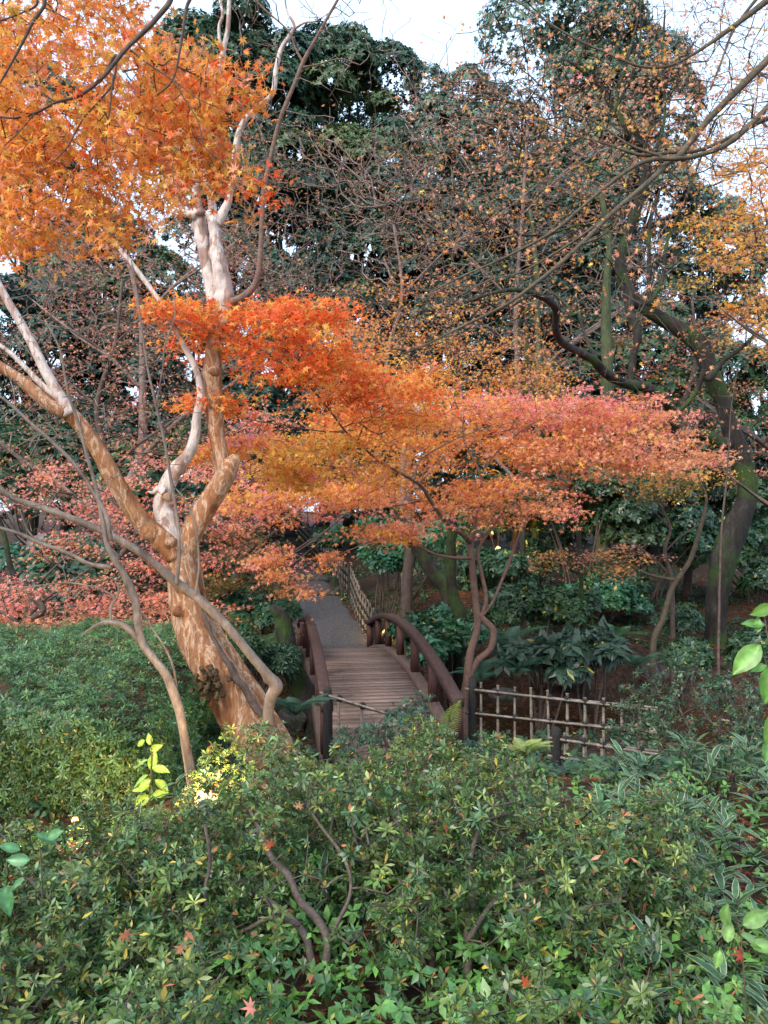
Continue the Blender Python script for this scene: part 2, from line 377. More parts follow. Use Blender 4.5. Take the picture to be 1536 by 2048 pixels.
# ------------------------------------------------------------------ ground, water, path
def grid(name, xs, ys, zf, mat):
    X, Y = np.meshgrid(xs, ys); Z = zf(X, Y); nx, ny = len(xs), len(ys); acc = Acc()
    i = np.arange(ny - 1)[:, None] * nx; j = np.arange(nx - 1)[None]
    acc.add(np.stack([X, Y, Z], -1).reshape(-1, 3), np.stack([i + j, i + j + 1, i + nx + j + 1, i + nx + j], -1).reshape(-1, 4))
    return acc.build(name, mat, None, True)
M_SOIL = noise_mat('leafy_soil', [(.3, (.014, .010, .007)), (.45, (.035, .021, .013)), (.57, (.075, .038, .02)), (.70, (.17, .075, .035)), (.8, (.12, .09, .04))], 11, 12, .9, bump=.7, bscale=22, bdist=.05)
M_PATH = noise_mat('grey_gravel', [(.3, (.025, .023, .024)), (.48, (.066, .062, .064)), (.66, (.13, .12, .12)), (.78, (.26, .19, .13))], 26, 14, .9, bump=.6, bscale=70, bdist=.012)
M_STEP = noise_mat('weathered_log', [(.3, (.03, .026, .022)), (.7, (.10, .085, .07))], 10, stretch=(1, 8, 8), bump=.6)
xs = np.r_[-400, -200, -100, -60, -40, -30, np.arange(-24, 24.01, .2), 30, 40, 60, 100, 200, 400]
ys = np.r_[-300, -100, -40, -15, -6, np.arange(-2, 36, .2), 40, 46, 54, 64, 80, 120, 200, 400]
tag(grid('ground', xs, ys, gh, M_SOIL), kind='structure')
m, t, o = nodes('stream_water'); p = N(t, 'ShaderNodeBsdfPrincipled', Roughness=.12); p.inputs['Base Color'].default_value = (.035, .024, .012, 1)
n1 = N(t, 'ShaderNodeTexNoise', Scale=5, Detail=3); b = N(t, 'ShaderNodeBump', Strength=.25, Distance=.05)
t.links.new(n1.outputs[0], b.inputs['Height']); t.links.new(b.outputs[0], p.inputs['Normal']); t.links.new(p.outputs[0], o.inputs[0])
tag(grid('stream_water', np.linspace(-14, 14, 40), np.linspace(9, 14.5, 12), lambda x, y: x * 0 - .68, m), kind='structure')
# stepped path: treads climb away from the bridge
STEPS = [15.5, 20.0, 21.9, 24.0, 26.0, 28.0, 30.2, 32.5]
def path_z(y):
    g = gh(path_x(y), y); k = np.searchsorted(STEPS, y) - 1; k = np.clip(k, 0, len(STEPS) - 2)
    return g
acc = Acc()
ya = np.arange(15.3, 34, .18); n = 9
tt = np.linspace(-1, 1, n)
wr_ = np.random.default_rng(3)
edge = np.interp(ya, [15, 18, 20, 34], [.80, .72, .50, .55]) + .05 * np.sin(ya * 2.3) + .03 * np.sin(ya * 5.1)
X = path_x(ya)[:, None] + .02 + tt[None] * edge[:, None]; Y = np.repeat(ya[:, None], n, 1)
Z = gh(path_x(ya), ya)[:, None] + .05 - .045 * np.abs(tt[None]) ** 4 + .006 * wr_.normal(0, 1, X.shape)
i = np.arange(len(ya) - 1)[:, None] * n; j = np.arange(n - 1)[None]
acc.add(np.stack([X, Y, Z], -1).reshape(-1, 3), np.stack([i + j, i + j + 1, i + n + j + 1, i + n + j], -1).reshape(-1, 4))
tag(acc.build('path', M_PATH, None, True), kind='structure')
for k, y in enumerate(STEPS[1:]):
    z = float(gh(path_x(y), y)) + .075; x = float(path_x(y)); acc = Acc()
    tube(acc, [A(x - .52, y - .04, z), A(x, y, z + .01), A(x + .52, y + .05, z)], [.085, .09, .08], 10, .08, 6)
    o = acc.build('step_log', M_STEP, None, True)
    tag(o, ['dark log edging the first and nearest path step beyond the bridge', 'log edging the second path step beyond the bridge', 'log edging the third path step beyond the bridge', 'log edging the fourth path step, where the path starts to bend', 'log edging the fifth path step, on the bend under pink leaves', 'log edging the sixth path step, almost at the top of the path', 'log edging the last and farthest visible path step'][k], 'step', 'log steps up the path')

# ------------------------------------------------------------------ arched wooden bridge
def wood(name, c0, c1, st):
    return noise_mat(name, [(.3, c0), (.72, c1)], 5, 10, .7, st, .35, 12, .006)
M_RAIL = wood('red_brown_timber', (.045, .025, .021), (.10, .058, .050), (6, 1, 6))
M_POST = wood('red_brown_post', (.045, .018, .014), (.10, .042, .035), (6, 6, 1))
M_PLANK = noise_mat('grey_brown_plank', [(.3, (.18, .125, .10)), (.6, (.31, .225, .185)), (.8, (.42, .32, .265))], 6, 10, .75, (1, 7, 7), .4, 14, .006, tint=True)
M_BEAM = wood('weathered_beam', (.07, .045, .035), (.17, .12, .10), (6, 1, 6))
B0, B1 = A(.10, 8.2), A(-.985, 15.6); BL = np.linalg.norm(B1 - B0); BD = (B1 - B0) / BL; BN = A(BD[1], -BD[0])
ZE, HB = -.25, .45
def bp(s, off, dz):
    """point on the bridge: s 0..1 along, off metres to the right, dz above the deck arc"""
    q = B0 + BD * BL * s + BN * off; return A(q[0], q[1], ZE + HB * (1 - (2 * s - 1) ** 2) + dz)
bridge = empty('arched_footbridge', (B0[0], B0[1], ZE - .3), 'small arched timber footbridge with plank deck and curved brown handrails', 'bridge')
bb = A(*bridge.location)
def sweep(acc, s0, s1, off, w, h, dz, n=30, endcap=True):
    s = np.linspace(s0, s1, n); V = []
    for x in s:
        for a, b2 in ((-w / 2, -h / 2), (w / 2, -h / 2), (w / 2, h / 2 - .012), (w / 2 - .012, h / 2), (-w / 2 + .012, h / 2), (-w / 2, h / 2 - .012)): V.append(bp(x, off + a, dz + b2))
    i = np.arange(n - 1)[:, None] * 6; j = np.arange(6)[None]; jn = (j + 1) % 6
    acc.add(V, np.stack([i + j, i + jn, i + 6 + jn, i + 6 + j], -1).reshape(-1, 4))
    e = acc.n - 6; b_ = acc.n - 6 * n
    acc.L.append(np.array([b_ + 5, b_ + 4, b_ + 3, b_ + 2, b_ + 1, b_, e, e + 1, e + 2, e + 3, e + 4, e + 5])); acc.S.append(np.array([6, 6]))
acc = Acc(); rb = np.random.default_rng(5); npl = 62
for k in range(npl):
    s = (k + .5) / npl; c = bp(s, 0, -.02 + rb.normal(0, .002)); sl = (bp(min(s + .01, 1), 0, 0) - bp(max(s - .01, 0), 0, 0)); sl = sl / np.linalg.norm(sl)
    ax0 = A(BN[0], BN[1], 0); up = np.cross(ax0, sl); wv = BL / npl - .022 - rb.uniform(0, .008)
    n0 = acc.n; acc.box(c + ax0 * rb.normal(0, .006), (1.24, wv, .04), np.array([ax0, sl, up])); acc.C[-1] = np.full((8, 3), rb.uniform(.62, 1.12))
acc.build('deck', M_PLANK, bridge, False, bb)
for sd_ in (-1, 1):
    o_ = .70 * sd_
    acc = Acc(); sweep(acc, .0, 1., o_, .13, .10, .56, 40); acc.build('handrail', M_RAIL, bridge, False, bb)
    acc = Acc(); sweep(acc, .0, 1., o_, .15, .30, -.10, 40); acc.build('side_beam', M_BEAM, bridge, False, bb)
    for k in range(7):
        s = .012 + .976 * k / 6; acc = Acc()
        z0 = .05; c = (bp(s, o_, z0) + bp(s, o_, .503)) / 2
        hgt = .465
        w_ = .10 if 0 < k < 6 else .12
        acc.box(c, (w_, w_ + .02, hgt), np.array([A(BN[0], BN[1], 0), A(BD[0], BD[1], 0), A(0, 0, 1)]))
        acc.build('post', M_POST, bridge, False, bb)
acc = Acc()
for o_ in (-.35, .35): sweep(acc, 0, 1, o_, .14, .2, -.145, 30)
acc.build('under_beam', M_BEAM, bridge, False, bb)
for s, nm in ((.0, 0), (1., 1)):
    c = bp(s, 0, -.42); acc = Acc(); acc.box(c, (1.8, .5, .36), np.array([A(BN[0], BN[1], 0), A(BD[0], BD[1], 0), A(0, 0, 1)])); acc.build('abutment', M_DARKBARK, bridge, False, bb)

# ------------------------------------------------------------------ bamboo fences
M_BAMBOO = noise_mat('weathered_bamboo', [(.3, (.09, .07, .055)), (.5, (.20, .165, .13)), (.72, (.33, .28, .235)), (.8, (.12, .11, .08))], 9, 8, .55, (1, 1, 1), .25, 30, .004)
M_TIE = noise_mat('black_rope', [(.3, (.01, .01, .01)), (.7, (.03, .026, .022))], 40)
M_CHAR = noise_mat('charred_post', [(.3, (.008, .008, .008)), (.7, (.04, .035, .03))], 20, bump=.6)
def bamboo(acc, a, b, r):
    """cane with node rings"""
    L = np.linalg.norm(b - a); k = max(2, int(L / .22)); pts = []; rr = []
    for i in range(k):
        for f, q in ((0.02, 1.0), (.5, .93), (.93, .95), (.975, 1.22)):
            pts.append(a + (b - a) * (i + f) / k); rr.append(r * q * (1 - .12 * i / k))
    n = len(pts); T = norm((b - a)[None])[0]; u = np.cross(T, A(.37, .2, .9)); u /= np.linalg.norm(u); v = np.cross(T, u)
    an = np.linspace(0, 2 * math.pi, 8, endpoint=False)
    X = np.array(pts)[:, None] + np.array(rr)[:, None, None] * (u * np.cos(an)[:, None] + v * np.sin(an)[:, None])[None]
    i = np.arange(n - 1)[:, None] * 8; j = np.arange(8)[None]; jn = (j + 1) % 8
    acc.add(X.reshape(-1, 3), np.stack([i + j, i + jn, i + 8 + jn, i + 8 + j], -1).reshape(-1, 4))
    e = acc.n - 8; b_ = acc.n - 8 * n
    acc.L.append(np.array([b_ + t for t in range(7, -1, -1)] + [e + t for t in range(8)])); acc.S.append(np.array([8, 8]))
def low_fence(label, a, b, zs, n, top, posts, pr=.0155, double=True, ext=.08, seed=0):
    """a, b: (x, y) ends; zs: [(z at a, z at b)] of the rails"""
    rf = np.random.default_rng(seed); a, b = A(*a), A(*b); d = (b - a) / np.linalg.norm(b - a); nn = A(d[1], -d[0])
    root = empty('bamboo_fence', (a[0], a[1], float(gh(*a))), label, 'fence'); rl = A(*root.location)
    for za, zb in zs:
        acc = Acc()
        for q in ((-1, 1) if double else (1,)):
            dz = .012 * q
            bamboo(acc, A(*(a - d * ext + nn * .02 * q), za + dz + rf.normal(0, .006)), A(*(b + d * ext + nn * .02 * q), zb - dz * .3 + rf.normal(0, .006)), .0135)
        acc.build('rail', M_BAMBOO, root, True, rl)
    for i in range(n):
        t_ = (i + .5) / n; q = a + (b - a) * t_; zt = top[0] * (1 - t_) + top[1] * t_ + rf.normal(0, .012)
        g = float(gh(*q)) - .08; acc = Acc(); l = rf.normal(0, .008, 2)
        bamboo(acc, A(q[0], q[1], g), A(q[0] + l[0], q[1] + l[1], zt), pr * rf.uniform(.9, 1.15)); pk = acc.build('picket', M_BAMBOO, root, True, rl)
        for za, zb in zs:
            tie = Acc()
            z = za * (1 - t_) + zb * t_
            tube(tie, [A(q[0], q[1], z - .028), A(q[0] + .004, q[1], z), A(q[0], q[1], z + .028)], [.028, .036, .026], 7, .12, 2, rng=rf)
            tie.build('rope_tie', M_TIE, pk, True, rl)
    for t_ in posts:
        q = a + (b - a) * t_; g = float(gh(*q)) - .1; zt = top[0] * (1 - t_) + top[1] * t_
        acc = Acc(); tube(acc, [A(q[0], q[1], g), A(q[0], q[1], (g + zt) / 2), A(q[0], q[1], zt + .03)], [.05, .048, .046], 10, .05, 3); acc.build('post', M_CHAR, root, True, rl)
    return root
pa, pb = P(945, 1380, 8.6), P(1300, 1417, 8.0)
low_fence('low bamboo lattice fence running right from the end of the bridge, beside the stream', pa[:2], pb[:2], [(pa[2], pb[2]), (pa[2] - .255, pb[2] - .24)], 10, (pa[2] + .1, pb[2] + .06), (0,), seed=1)
pa, pb = P(1112, 1477, 7.3), P(1300, 1503, 7.1)
low_fence('short near bamboo fence with a charred post, nearer than the stream fence', pa[:2], pb[:2], [(pa[2], pb[2]), (pa[2] - .17, pb[2] - .17)], 5, (pa[2] + .06, pb[2] + .08), (0,), seed=2)
pa, pb = P(1450, 1442, 7.7), P(1600, 1468, 7.3)
low_fence('far right stretch of low bamboo fence, half hidden behind the open shrub', pa[:2], pb[:2], [(pa[2], pb[2]), (pa[2] - .24, pb[2] - .22)], 4, (pa[2] + .08, pb[2] + .08), (1,), seed=3)
pa, pb = P(655, 1390, 8.1), P(900, 1468, 7.5)
low_fence('low bamboo rail crossing in front of the near end of the bridge', pa[:2], pb[:2], [(pa[2], pb[2])], 5, (pa[2] + .03, pb[2] + .03), (0,), seed=4)
# tall lattice fence along the path
root = empty('lattice_fence', (0, 15, 0), 'tall dark bamboo lattice fence following the right side of the path uphill', 'fence')
fy = np.r_[15.2, 17.5, 20, 22.5, 25, 28, 31, 33.5]; rf = np.random.default_rng(9)
fpx = np.interp(fy, [15.2, 17.5, 20, 25, 28, 33.5], [752, 718, 700, 640, 612, 572])
fx = (fpx - 768) / F * fy; fz = np.interp(fy, [15.2, 20, 25, 33.5], [-.27, .47, 1.1, 2.4]); rl = A(*root.location)
s = np.r_[0, np.cumsum(np.hypot(np.diff(fx), np.diff(fy)))]
for k in range(95):
    u_ = s[-1] * (k + .5) / 95; x, y, z = np.interp(u_, s, fx), np.interp(u_, s, fy), np.interp(u_, s, fz)
    acc = Acc(); l = .05 if k % 2 else -.05
    bamboo(acc, A(x + l * .4, y - l, z - .05), A(x, y + l, z + .86 + rf.normal(0, .02)), .016); acc.build('picket', M_BAMBOO, root, True, rl)
for h in (.12, .32, .52, .74):
    acc = Acc()
    for i in range(len(fy) - 1): bamboo(acc, A(fx[i] + .03, fy[i], fz[i] + h), A(fx[i + 1] + .03, fy[i + 1], fz[i + 1] + h + .01), .02)
    acc.build('rail', M_BAMBOO, root, True, rl)
acc = Acc()
for k in range(95):
    u_ = s[-1] * (k + .5) / 95; x, y, z = np.interp(u_, s, fx), np.interp(u_, s, fy), np.interp(u_, s, fz)
    for h in (.12, .32, .52, .74): acc.box(A(x + .012, y, z + h), (.07, .07, .075))
tag(acc.build('rope_tie', M_TIE, root, True, rl), kind='stuff')
for i in (0, 2, 4, 6):
    acc = Acc(); tube(acc, [A(fx[i], fy[i] - .05, fz[i] - .1), A(fx[i], fy[i] - .05, fz[i] + .9)], [.06, .055], 10, .05, 4); acc.build('post', M_CHAR, root, True, rl)

# ------------------------------------------------------------------ garden lamps (lit in the photograph)
M_METAL = noise_mat('dark_metal', [(.3, (.02, .02, .02)), (.7, (.05, .05, .05))], 20, rough=.4)
m, t, o = nodes('lamp_glass'); e = N(t, 'ShaderNodeEmission'); e.inputs[0].default_value = (1, .60, .22, 1); e.inputs[1].default_value = 1.8; t.links.new(e.outputs[0], o.inputs[0]); M_LAMP = m
def lamp(label, p, r, power, target, spot=None, em=True):
    g = min(float(gh(p[0], p[1])), p[2] - .1)
    root = empty('garden_spotlight', (p[0], p[1], g), label, 'spotlight', 'small garden spotlights'); rl = A(*root.location)
    acc = Acc(); tube(acc, [A(p[0], p[1], g - .05), A(p[0], p[1], p[2] - r)], [.012, .012], 8, 0, 3); acc.build('stake', M_METAL, root, True, rl)
    d = norm((A(*target) - p)[None])[0]
    acc = Acc(); tube(acc, [p - d * r * 2.4, p - d * r * 1.8, p - d * .75 * r], [r * .4, r * .7, r * .8], 16, 0, 3); acc.build('housing', M_METAL, root, True, rl)
    acc = Acc(); tube(acc, [p - d * .75 * r, p - d * .4 * r, p, p + d * r * .5, p + d * r * .8], [r * .72, r * .92, r, r * .85, r * .5], 16, 0, 4); acc.build('lens', M_LAMP, root, True, rl)
    ld = bpy.data.lights.new('lamp_light', 'POINT' if not spot else 'SPOT'); ld.energy = power; ld.color = (1, .62, .25); ld.shadow_soft_size = .05
    if spot: ld.spot_size = math.radians(spot); ld.spot_blend = .6
    lo = bpy.data.objects.new('lamp_light', ld); COL.objects.link(lo); lo.parent = root
    lo.location = [float(v) for v in (p + d * (r * 1.3 + .03) - rl)]; lo.rotation_euler = (-Vector(d)).to_track_quat('Z', 'Y').to_euler()
L1 = P(412, 1600, 3.72)
lamp('brightest warm spotlight glowing through the hedge below the peeling tree', L1, .055, 18, P(400, 1150, 5.9), 165)
lamp('faint warm spotlight deep inside the middle of the near hedge', P(795, 1616, 4.6), .028, 5, P(850, 1300, 5.5))
lamp('tiny warm light behind the far right railing of the bridge', P(772, 1262, 16.6), .045, 12, P(772, 1100, 16.8))
lamp('spotlight among bright leaves up the slope behind the small maple', P(996, 1098, 17.0), .06, 25, P(1000, 1000, 17.2))
lamp('low spotlight hidden inside the clipped hedge at the left edge', P(150, 1640, 4.55), .02, 12, P(150, 1400, 5.4))

# ------------------------------------------------------------------ the peeling tree (crape myrtle) and its suckers
def G(px, py, d):
    p = P(px, py, d); return A(p[0], p[1], float(gh(p[0], p[1])))
def L(d, *pts, d2=None):
    n = len(pts); return [(a, b, d if d2 is None else d + (d2 - d) * i / (n - 1), w) for i, (a, b, w) in enumerate(pts)]
rt = np.random.default_rng(11)
base = G(570, 1530, 5.9)
tree = empty('crape_myrtle', base, 'large leaning bare tree with peeling orange bark and pale upper limbs beside the bridge', 'tree'); bl = A(*tree.location)
WS = .63
acc = Acc(); SE = []
SE.append(limb(acc, L(5.75, (575, 1620, 150), (540, 1530, 145), (492, 1450, 134), (450, 1380, 122), (416, 1320, 116), (390, 1260, 108), (372, 1200, 98), (364, 1140, 96), (360, 1090, 84), (350, 1062, 50), d2=6.0), 30, .10, 9, knots=5))
SE.append(limb(acc, L(6.0, (622, 1620, 64), (584, 1520, 58), (534, 1430, 56), (490, 1360, 52), (450, 1295, 46), (418, 1235, 42), (398, 1180, 40), (388, 1120, 36), (384, 1060, 20), d2=6.2), 16, .12, 8, knots=3))
SE.append(limb(acc, L(5.95, (358, 1160, 84), (366, 1110, 80), (382, 1065, 74), (412, 1015, 70), (440, 970, 66), (458, 935, 60), (474, 915, 34), d2=6.0), 22, .07, 8, knots=2))
acc.build('trunk', M_CRAPE, tree, True, bl)
acc = Acc(); WS = .8
SE.append(limb(acc, L(6.0, (446, 945, 44), (440, 905, 40), (433, 860, 42), (427, 800, 43), (424, 750, 46), (428, 700, 40), (432, 640, 36), (436, 600, 34)), 16, .07, 8, knots=3))
acc.build('limb', M_CRAPE, tree, True, bl)
acc = Acc()
SE.append(limb(acc, L(6.0, (448, 650, 38), (452, 600, 42), (442, 550, 40), (434, 500, 34), (428, 450, 30), (425, 425, 30)), 16, .08, 9, knots=22))
SE.append(limb(acc, L(6.05, (430, 640, 28), (424, 590, 30), (415, 540, 30), (406, 490, 34), (398, 440, 34), (392, 410, 28)), 16, .08, 9, knots=18))
for l in (L(6.0, (398, 430, 30), (393, 395, 22), (390, 350, 20), (396, 300, 19), (410, 240, 18), (428, 180, 16), (442, 120, 14), (455, 60, 12), (458, 0, 10), (455, -60, 9)),
          L(6.0, (425, 445, 28), (424, 405, 20), (412, 365, 17), (405, 335, 15), (402, 290, 12), (425, 200, 9)),
          L(6.0, (435, 450, 28), (448, 422, 22), (458, 395, 18), (466, 340, 15), (474, 280, 15), (490, 240, 15), (520, 212, 14), (546, 185, 13), (552, 140, 12), (562, 100, 12), (580, 70, 10), (588, 50, 8), (572, 15, 5), (570, -40, 4)),
          L(6.0, (392, 432, 26), (372, 425, 18), (356, 405, 14), (335, 372, 12), (320, 355, 9), (280, 345, 6), (240, 340, 4)),
          L(6.0, (372, 410, 12), (355, 380, 9), (342, 365, 7), (330, 330, 5)),
          L(6.0, (396, 300, 18), (350, 290, 20), (320, 272, 18), (296, 246, 15), (270, 200, 13), (235, 150, 12), (200, 95, 11), (175, 40, 10), (150, -40, 9)),
          L(6.0, (440, 90, 10), (438, 55, 9), (445, 30, 8), (440, 0, 8), (440, -40, 6)),
          L(6.0, (588, 58, 7), (610, 45, 5), (635, 40, 3), (680, 10, 2)),
          L(6.0, (440, 170, 6), (470, 165, 4), (500, 190, 3), (528, 194, 2))):
    SE.append(limb(acc, l, 12 if l[0][3] > 15 else 7, .05, 7, knots=2))
acc.build('upper_limb', M_CRAPEDAYLIT, tree, True, bl)
acc = Acc()
SE.append(limb(acc, L(5.95, (462, 606, 24), (485, 595, 20), (506, 575, 17), (517, 545, 15), (521, 500, 13), (524, 440, 12), (528, 380, 12), (540, 320, 11), (560, 240, 11), (590, 165, 10), (606, 125, 11), (630, 80, 8), (655, 35, 7), (680, -10, 7), (700, -60, 6)), 12, .05, 8))
SE.append(limb(acc, L(5.95, (606, 125, 8), (590, 95, 5), (575, 60, 4), (520, 10, 4), (505, -20, 3)), 6, .05))
SE.append(limb(acc, L(5.95, (606, 135, 7), (640, 128, 4), (680, 118, 4), (720, 130, 3)), 6, .05))
acc.build('red_limb', M_MAPBARK, tree, True, bl)
acc = Acc()
SE.append(limb(acc, L(5.9, (352, 1110, 62), (325, 1075, 54), (295, 1055, 50), (262, 1015, 46), (232, 965, 45), (200, 905, 42), (165, 855, 38), (130, 815, 36), d2=5.6), 20, .06, 8, knots=3))
SE.append(limb(acc, L(5.6, (135, 825, 36), (105, 812, 36), (70, 785, 32), (30, 752, 28), (-30, 718, 26), (-80, 700, 24)), 14, .06))
acc.build('limb', M_CRAPE, tree, True, bl)
acc = Acc()
SE.append(limb(acc, L(5.6, (140, 830, 36), (122, 795, 30), (95, 750, 26), (68, 695, 24), (35, 635, 21), (0, 575, 19), (-40, 500, 16)), 14, .05))
SE.append(limb(acc, L(5.6, (125, 800, 24), (90, 775, 16), (55, 740, 13), (20, 705, 12), (-30, 670, 10)), 8, .05))
SE.append(limb(acc, L(5.9, (352, 1100, 52), (338, 1050, 52), (325, 1010, 44), (335, 970, 40), (355, 935, 34), (378, 905, 30), (390, 870, 27), (394, 830, 22), (402, 790, 18), (392, 740, 15), (370, 695, 14), (330, 620, 13), (285, 555, 12), (240, 500, 11), (190, 450, 9), (155, 418, 7)), 14, .10, 8, knots=7))
SE.append(limb(acc, L(5.85, (330, 985, 26), (318, 978, 18), (306, 985, 10), (296, 983, 5)), 9, .15))
acc.build('pale_limb', M_CRAPEDAYLIT, tree, True, bl)
acc = Acc()
tube(acc, [P(*a) for a in ((566, 1510, 5.72), (545, 1465, 5.72), (505, 1405, 5.74), (470, 1350, 5.76), (436, 1295, 5.80), (412, 1245, 5.83), (396, 1190, 5.88), (388, 1130, 5.95))], [.022, .026, .028, .026, .02, .018, .014, .008], 8, .35, 8, rng=rt)
acc.build('bark_crack', M_TWIGDARK, tree, True, bl)
# bark growths
M_FUNG = noise_mat('dark_burl', [(.3, (.015, .01, .008)), (.5, (.08, .05, .02)), (.7, (.2, .13, .06))], 30, bump=1, bscale=30, bdist=.03)
acc = Acc()
for k in range(46):
    c = P(rt.normal(420, 15), rt.normal(1362, 17), 5.60 + rt.uniform(-.02, .05)); tube(acc, [c, c + rt.normal(0, .02, 3), c + A(0, -.02, -.02)], [.013, .019, .010], 7, .3, 2, rng=rt)
acc.build('bark_burl', M_FUNG, tree, True, bl)
for (x, y, r) in ((352, 1222, .04), (338, 1085, .04), (332, 995, .03), (425, 742, .035)):
    acc = Acc(); c = P(x, y, 5.78); tube(acc, [c + A(.02, .05, 0), c, c - A(0.01, .03, 0)], [r, r * 1.05, r * .5], 12, .15, 4, rng=rt)
    acc.build('knot', M_CRAPE, tree, True, bl)
acc = Acc()     # fine bare twigs high in the tree
tg = clusters([(380, 760, -40, 230, 5.6, 6.6, 34, .35, .14, 7), (0, 300, 600, 1000, 5.0, 5.6, 10, .3, .2, 5)], rt)
grow(acc, SE, tg, .09, .0022, .35, .22, sides=4, rng=rt); acc.build('twigs', M_TWIG, tree, True, bl)

WS = .75
base = G(540, 1510, 4.9); sk = empty('crape_myrtle_sucker', base, 'slender grey stem in front of the peeling trunk, elbowing left in a long sloping branch', 'tree'); bl = A(*sk.location)
acc = Acc(); S2 = []
for l in (L(4.9, (540, 1560, 36), (538, 1490, 33), (536, 1430, 30), (542, 1395, 32), (552, 1372, 36), (535, 1350, 28), (500, 1308, 24), (450, 1248, 24), (400, 1200, 24), (352, 1165, 26), (315, 1132, 22), (270, 1098, 20), (200, 1060, 19), (120, 1028, 17), (60, 1008, 16), (20, 992, 15), (-40, 940, 13), d2=4.6),
          L(4.7, (352, 1168, 12), (358, 1120, 9), (356, 1050, 9), (345, 980, 9), (330, 890, 8), (312, 810, 8), (296, 740, 6), (284, 660, 5), (270, 560, 4), (262, 520, 3)),
          L(4.72, (390, 1190, 8), (398, 1130, 6), (390, 1050, 6), (370, 1000, 5), (345, 968, 4), (338, 930, 3)),
          L(4.6, (312, 810, 5), (325, 740, 4), (330, 690, 4), (350, 630, 3), (345, 560, 2)),
          L(4.65, (20, 992, 12), (0, 985, 8), (-40, 1000, 8))):
    S2.append(limb(acc, l, 12 if l[0][3] > 15 else 7, .07, 7, knots=3 if l[0][3] > 15 else 0))
tg = clusters([(100, 420, 560, 900, 4.5, 5.0, 8, .25, .2, 4)], rt)
grow(acc, S2, tg, .09, .0016, .3, .2, sides=4, rng=rt); acc.build('trunk', M_SUCKER, sk, True, bl)

WS = .85
base = G(380, 1560, 4.4); sk = empty('crape_myrtle_sapling', base, 'thin crooked pale stem rising from the hedge left of the peeling tree', 'tree'); bl = A(*sk.location)
acc = Acc(); S3 = []
for l in (L(4.4, (392, 1620, 24), (378, 1530, 23), (368, 1470, 22), (358, 1420, 21), (335, 1355, 21), (310, 1320, 19), (286, 1290, 19), (276, 1250, 18), (270, 1200, 18), (248, 1150, 17), (218, 1100, 14), (207, 1050, 11), (193, 980, 9), (176, 920, 8), (158, 850, 7), (135, 780, 6), (120, 700, 5), (90, 640, 4)),
          L(4.4, (222, 1080, 12), (212, 1030, 11), (190, 990, 10), (150, 930, 10), (100, 880, 9), (60, 845, 8), (10, 800, 7), (-40, 770, 6)),
          L(4.4, (222, 1135, 12), (180, 1128, 10), (140, 1108, 9), (80, 1086, 10), (40, 1068, 9), (-20, 1050, 8)),
          L(4.4, (278, 1285, 13), (262, 1262, 15), (236, 1247, 13), (205, 1245, 9), (175, 1262, 5), (165, 1270, 3)),
          L(4.4, (222, 1245, 7), (222, 1215, 7), (236, 1190, 5), (236, 1165, 3)),
          L(4.4, (230, 1195, 6), (200, 1178, 4), (140, 1166, 4), (70, 1172, 3), (0, 1182, 3)),
          L(4.45, (358, 1440, 6), (345, 1330, 5), (300, 1250, 4), (240, 1170, 3)),
          L(4.4, (78, 1085, 5), (55, 1060, 4), (40, 1020, 3))):
    S3.append(limb(acc, l, 12 if l[0][3] > 15 else 7, .09, 7, knots=4 if l[0][3] > 11 else 0))
tg = clusters([(60, 300, 850, 1250, 4.2, 4.6, 9, .2, .15, 5), (-20, 160, 740, 1000, 4.2, 4.6, 6, .25, .2, 5)], rt)
grow(acc, S3, tg, .07, .0016, .3, .3, sides=4, rng=rt); acc.build('trunk', M_SUCKER, sk, True, bl)

# ------------------------------------------------------------------ maples
OR = [(.92, .32, .06), (.95, .42, .10), (.92, .50, .13), (.92, .27, .06), (.8, .3, .07)]
RED = [(.90, .14, .05), (.90, .19, .055), (.90, .25, .06)]
PINK = [(.92, .29, .24), (.90, .36, .27), (.90, .26, .25)]
SALM = [(.92, .36, .20), (.93, .42, .25), (.90, .36, .19)]
YEL = [(.92, .50, .09), (.90, .56, .12), (.92, .42, .08)]
GRN = [(.16, .17, .05), (.25, .19, .055), (.10, .15, .05), (.40, .19, .07)]
def bands(f):
    """f(px, py, rng) -> list of (palette, weight array)"""
    def g(p, n, rng):
        x, y = px_of(p); opts = f(x, y); w = np.stack([np.broadcast_to(np.asarray(v, float), (n,)) for _, v in opts], 1) + 1e-6
        w = w / w.sum(1, keepdims=True); c = (w.cumsum(1) < rng.random((n, 1))).sum(1).clip(0, len(opts) - 1)
        cols = np.stack([pick(pl, n, rng) for pl, _ in opts], 1); return np.clip(cols[np.arange(n), c], 0, 1)
    return g
def gauss(x, y, cx, cy, sx, sy): return np.exp(-((x - cx) / sx) ** 2 - ((y - cy) / sy) ** 2)
def main_pal(x, y):
    pink = 1.6 * sm(840, 980, x) * (1 - sm(790, 880, y)) + 1.2 * gauss(x, y, 620, 1010, 260, 45) + .35 * sm(1000, 1200, x) + .7 * gauss(x, y, 480, 870, 90, 50)
    yel = 2.4 * gauss(x, y, 620, 930, 130, 65) + .6 * gauss(x, y, 540, 660, 120, 40) + .25
    red = 2.2 * (1 - sm(700, 900, x)) * (1 - sm(760, 900, y)) * .8 + 1.2 * gauss(x, y, 800, 800, 130, 50)
    orr = 1.1 * (1 - sm(850, 1150, x)) * (1 - sm(980, 1060, y)) + .3
    sal = 1.1 * sm(760, 1000, x) * sm(780, 860, y) + 1.0 * sm(1000, 1100, y) + .35 * sm(950, 1010, y)
    return [(PINK, pink), (YEL, yel * .7), (RED, red), (OR, orr), (SALM, sal)]
